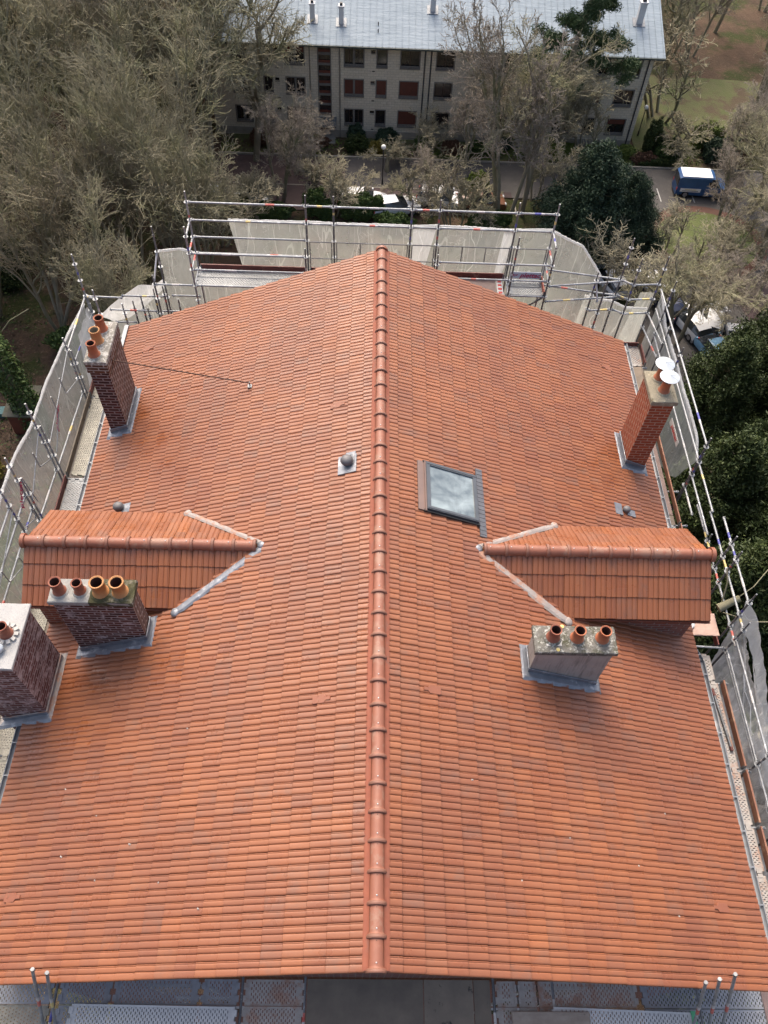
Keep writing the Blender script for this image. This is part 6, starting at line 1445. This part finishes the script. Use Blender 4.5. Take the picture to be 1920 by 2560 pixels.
shrub(25.1, 67.5, 2.2, 1.1, .9, MSHRUBR, 'brown leafless shrub right of the box hedges')
shrub(26.0, 67.1, 3.4, .9, .6, MYEW, 'low dark hedge along the kerb right of the box hedges', 'low_hedge', 'hedge')
shrub(31.2, 70.2, 2.8, 2.2, 2.3, MBOX, 'light green rounded bush on the side lawn')
shrub(32.2, 68.2, 3.4, 2.2, 2.0, MYEWB, 'bluish dark spreading bush beside the light green one')
shrub(33.6, 67.2, 1.8, 1.6, 1.7, MSHRUBR, 'russet bush in front of the bluish one')
shrub(36.0, 68.8, 4.5, 2.4, 2.0, MYEWB, 'long dark hedge at the right end of the side lawn', 'hedge', 'hedge')
shrub(-1.1, 57.6, 3.8, 1.8, 2.1, MSHRUB, 'green bush in front of the white cars behind the ridge end')
shrub(-4.6, 57.6, 2.2, 1.6, 2.4, MSHRUB, 'upright green bush left of the white cars')
shrub(2.0, 56.4, 3.4, 1.6, 1.2, MSHRUB, 'low green bush below the pollarded tree')
shrub(-9.5, 57.2, 4.6, 1.8, 1.3, MSHRUB, 'wide low green bush along the paved court')
shrub(-14.9, 57.3, 4.2, 1.6, 1.2, MSHRUB, 'low green bush below the left parked cars')
shrub(9.6, 56.4, 3.6, 2.0, 1.6, MSHRUB, 'green bush at the foot of the tall pale tree')
shrub(9.0, 63.8-2.6, 2.0, 1.5, 2.2, MBOX, 'yellowish green shrub among the pale tree stems')
shrub(-27.3, 37.6, 4.6, 3.6, 3.4, MSHRUB, 'bright green leafy shrub at the left picture edge', leaf=.15, n=9000)
shrub(-24.5, 29.3, 3.0, 2.4, 1.6, MSHRUBY, 'yellowish green shrub low at the left edge', leaf=.12, n=4000)
shrub(-21.0, 41.0, 3.4, 2.6, 1.6, MSHRUB, 'dark green undergrowth bush behind the ivy clad trunk', leaf=.13, n=5000)
GU = 'undergrowth bushes below the thicket'
rnd = random.Random(31)
for i in range(16):
    x = rnd.uniform(-34, -13); y = rnd.uniform(42, 57)
    shrub(x, y, rnd.uniform(2, 4), rnd.uniform(2, 3), rnd.uniform(1, 2), rnd.choice([MYEW, MSHRUB, MYEW]), 'dark green undergrowth bush on the thicket floor', group=GU, n=2600, leaf=.13, seed=300+i)

# ---- vehicles --------------------------------------------------------------------
def wheel(parent, x, y, r, w_):
    b = MB(); b.lathe((0, 0, 0), [(0, -w_/2), (r*.6, -w_/2), (r*.95, -w_/2), (r, -w_*.3), (r, w_*.3), (r*.95, w_/2), (r*.6, w_/2), (0, w_/2)], MRUB, 18, Matrix.Rotation(math.pi/2, 3, 'X').to_3x3())
    b2 = MB(); b2.lathe((0, 0, 0), [(0, w_/2+.012), (r*.35, w_/2+.012), (r*.6, w_/2+.002)], MHUB, 14, Matrix.Rotation(-math.pi/2 if y > 0 else math.pi/2, 3, 'X'))
    o = b.build('wheel', None, None); o.location = (x, y, r); o.parent = parent; h = b2.build('hub', None, None); h.parent = o; return o
def car_mesh(L, Wd, st, hw):
    """lofted body: stations (x, z_belt, z_roof, half-width roof)"""
    b = MB(); rows = []
    for (x, zb, zr_, hr) in st:
        hwx = hw*(1-.12*max(0, abs(x)/(L/2)-.75)/.25)
        pts = [(hwx*.92, .22), (hwx, .38), (hwx, zb*.8), (hwx*.96, zb)]
        pts += [(hwx*.96-(hwx*.96-hr)*.5, zb+(zr_-zb)*.5), (hr, zb+(zr_-zb)*.93), (hr*.8, zr_), (0, zr_+.02)] if zr_ > zb+.05 else [(hwx*.85, zb+.02), (hwx*.6, zb+.04), (hwx*.3, zb+.05), (0, zb+.055)]
        rows.append([(x, y, z) for y, z in pts]+[(x, -y, z) for y, z in reversed(pts[:-1])])
    W = len(rows[0]); vs = [p for r in rows for p in r]
    return rows, W, vs
def car(x, y, ang, paint, label, group, van=False, text=None):
    e = empty('delivery_van' if van else 'parked_car', (0, 0, 0), label, 'van' if van else 'car', group)
    if van:
        L, Wd, r = 4.6, 1.85, .33; hw = .92
        st = [(-2.3, .95, .95, .8), (-2.28, 1.15, 1.80, .74), (-2.1, 1.15, 1.92, .80), (.55, 1.15, 1.92, .80), (.85, 1.12, 1.86, .76), (1.5, 1.08, 1.10, .7), (1.9, .98, .98, .7), (2.25, .82, .82, .7), (2.32, .6, .6, .6)]
        glass = (4, 5)
    else:
        L, Wd, r = 4.2, 1.75, .31; hw = .875
        st = [(-2.1, .75, .75, .6), (-2.05, .92, .95, .6), (-1.75, .95, 1.25, .56), (-1.2, .94, 1.42, .58), (.1, .92, 1.43, .58), (.95, .90, .92, .6), (1.5, .84, .84, .6), (1.95, .74, .74, .6), (2.1, .55, .55, .6)]
        glass = (4, 5)
    rows, W, vs = car_mesh(L, Wd, st, hw)
    b = MB(); b.mats = [paint]; g = MB(); n = len(rows)
    for j in range(n-1):
        for k in range(W-1):
            q = (j*W+k, j*W+k+1, (j+1)*W+k+1, (j+1)*W+k)
            tall = st[j][2] > st[j][1]+.1 and st[j+1][2] > st[j+1][1]+.1
            side = k in (3, 4, W-6, W-5)
            if (tall and side and (not van or j >= 3)) or (not tall and k in (3, 4, 5, 6, 7, 8, 9, 10) and ((st[j][2] > st[j][1]+.1) != (st[j+1][2] > st[j+1][1]+.1)) and 3 <= k <= W-5):
                g.add([vs[i] for i in q], [(0, 1, 2, 3)], MGLASS, 0, True)
            else: b.add([vs[i] for i in q], [(0, 1, 2, 3)], paint, 0, True)
    b.add(rows[0], [tuple(range(W))], paint); b.add(rows[-1], [tuple(range(W-1, -1, -1))], paint)
    b.box(-L/2+.1, L/2-.1, -hw*.9, hw*.9, .2, .24, MBLACK)
    bo = b.build('body', None, None); bo.parent = e
    gg = g.build('windows', None, None); gg.parent = e
    for wx in (-L*.31, L*.31):
        for sy in (1, -1): wheel(e, wx, sy*(hw-.1), r, .2)
    for sy in (1, -1):
        h = MB(); h.box(L/2-.12, L/2-.01, sy*hw*.62-.16, sy*hw*.62+.16, .58, .72, MCOWL); o = h.build('headlight', None, None); o.parent = e
        h = MB(); h.box(-L/2-.012, -L/2+.08, sy*hw*.8-.08, sy*hw*.8+.08, .7, .95, MPRINTR); o = h.build('tail_light', None, None); o.parent = e
        h = MB(); h.box(L*.19, L*.22, sy*(hw+.0), sy*(hw+.16), .95, 1.08, paint); o = h.build('mirror', None, None); o.parent = e
    if van:
        g2 = MB(); g2.box(-2.315, -2.29, -.62, .62, 1.25, 1.72, MGLASS); o = g2.build('rear_window', None, None); o.parent = e
        for sy in (1, -1):
            g2 = MB(); g2.box(.35, 1.05, sy*.845, sy*.905, 1.22, 1.62, MGLASS); o = g2.build('side_window', None, None); o.parent = e
        rp = MB(); rp.box(-2.05, .55, -.72, .72, 1.935, 1.955, MCARW); o = rp.build('roof_panel', None, None); o.parent = e
        rr = MB(); rr.box(.95, 2.2, -.6, .6, .0, .012, MCARW, Matrix.Translation((0, 0, 1.06)) @ Matrix.Rotation(.12, 4, 'Y')); 
        for sy in (1, -1):
            q = MB(); q.box(-2.0, -.2, sy*.915, sy*.932, .62, .95, MCARW); q.box(-1.8, -.4, sy*.934, sy*.937, .70, .74, MCARK); q.box(-1.6, -.6, sy*.934, sy*.937, .82, .88, MSTYE); o = q.build('side_graphic', None, None); o.parent = e
    e.location = (x, y, G+.03); e.rotation_euler = (0, 0, ang); return e
car(29.1, 62.9, -.04, MCARB, 'blue delivery van with a white roof parked beside the round lawn', None, van=True)
GC = 'cars parked below the right thicket'; GB = 'cars parked along the paved court'
car(-15.3, 59.6, 0.05, MCARW, 'white parked car half hidden by twigs above the left end of the far scaffold', GB)
car(-10.9, 58.9, 0.1, MCARG, 'pale silver car parked right of the hidden white one on the left', GB)
car(-.9, 59.3, 0.0, MCARW, 'white car behind the green bush near the ridge end', GB)
car(1.9, 58.5, 0.3, MCARW, 'white car mostly hidden behind the bush, second from the ridge end', GB)
car(5.9, 59.9, -.2, MCARW, 'white car with black windows right of the pollarded tree', GB)
car(9.3, 59.6, .1, simple('orange_brown_car_paint', (.20, .09, .05), None, 2, .3), 'orange brown car behind the pale tree stems', GB)
for (x, y, a, p, t) in ((18.9, 49.9, 1.9, MCARW, 'white car under the broad evergreen'), (21.2, 52.2, 1.9, MCARK, 'black car below the round lawn'), (22.0, 49.8, 2.0, MCARW, 'white car just above the far right scaffold posts'), (22.9, 47.3, 1.95, MCARN, 'navy car with glinting windows near the far right posts'),
                        (24.3, 45.2, 1.95, MCARW, 'white car beside the navy one'), (26.2, 45.5, 1.2, MCARW, 'white car seen through twigs in the lane'), (25.4, 42.4, 1.9, simple('light_blue_car_paint', (.22, .42, .6), None, 2, .3), 'light blue car above the dark yews'), (27.7, 42.9, 1.5, MCARW, 'white car farthest right above the dark yews')):
    car(x, y, a, p, t, GC)

# ---- lamps, posts, fences, shed ---------------------------------------------------
def lamp(x, y, h, label):
    e = empty('street_lamp', (x, y, G), label, 'street lamp', 'globe lamps')
    b = MB(); b.tube((x, y, G), (x, y, G+h), .05, MBLACK, n=8); b.tube((x, y, G), (x, y, G+.5), .08, MBLACK, n=8); b.build('post', None, e)
    b = MB(); r = .21; b.lathe((x, y, G+h+.18), [(r*math.sin(math.pi*k/10), -r*math.cos(math.pi*k/10)) for k in range(11)], MLAMPG, 16); b.build('globe', None, e)
    b = MB(); b.lathe((x, y, G+h), [(.05, -.02), (.11, .0), (.12, .03), (.0, .03)], MBLACK, 12); b.build('collar', None, e)
lamp(.8, 62.6, 3.3, 'white globe lamp on a black post beside the court'); lamp(25.3, 72.0, 2.6, 'white globe lamp at the right corner of the stone building')
for i, x in enumerate((-5.6, -1.6, 2.8, 5.2, 8.2)):
    b = MB(); b.tube((x, 61.9-.35*(i % 2), G), (x, 61.9-.35*(i % 2), G+1.6), .035, MBLACK, n=6); b.lathe((x, 61.9-.35*(i % 2), G+1.6), [(.05, -.03), (.055, 0), (0, .05)], MBLACK, 8); tag(b.build('iron_post', None), 'thin black iron post along the edge of the court', 'post', 'iron posts along the court')
e = empty('garden_railing', (14.9, 67.2, G), 'low wooden railing at the path to the right entrance', 'railing')
for x in (13.2, 14.0, 14.9, 15.7):
    b = MB(); b.tube((x, 67.2, G), (x, 67.2, G+.9), .04, MPLANK, n=6); b.build('railing_post', None, e)
b = MB(); b.tube((13.2, 67.2, G+.8), (15.7, 67.2, G+.8), .03, MPLANK, n=6); b.build('top_rail', None, e)
e = empty('garden_shed', (-22.8, 33.9, G), 'small shed with a mossy flat roof beside the left net', 'shed')
b = MB(); b.box(-23.4, -21.9, 32.8, 35.2, G, G+1.9, MSHUT); b.build('wall', None, e); b = MB(); b.box(-23.6, -21.7, 32.6, 35.4, G+1.9, G+1.98, MSHED); b.build('roof', None, e)
b = MB(); b.box(-24.9, -24.4, 34.2, 34.8, G, G+.4, MTEAL); b.box(-24.95, -24.35, 34.15, 34.85, G+.4, G+.44, MTEAL); tag(b.build('storage_bin', None), 'small teal plastic bin beside the shed', 'bin')
b = MB(); b.box(-25.6, -25.0, 34.2, 34.7, G+.4, G+.45, MWHITEO)
for dx, dy in ((0, 0), (.55, 0), (0, .45), (.55, .45)): b.tube((-25.57+dx, 34.23+dy, G), (-25.57+dx, 34.23+dy, G+.4), .02, MWHITEO, n=5)
b.box(-25.62, -25.58, 34.2, 34.7, G+.45, G+.85, MWHITEO); tag(b.build('garden_chair', None), 'white plastic garden chair at the left edge', 'chair')
b = MB(); b.path([(-25.3, 33.2, G+.5), (-24.7, 33.2, G+.5), (-24.7, 33.7, G+.5), (-25.3, 33.7, G+.5), (-25.3, 33.2, G+.5)], .025, MWHITEO, 5)
for dx, dy in ((0, 0), (.6, 0), (.6, .5), (0, .5)): b.tube((-25.3+dx, 33.2+dy, G+.5), (-25.3+dx*1.05, 33.2+dy*1.05, G), .02, MWHITEO, n=5)
tag(b.build('stool_frame', None), 'white metal stool frame below the garden chair', 'stool')
#@@T1
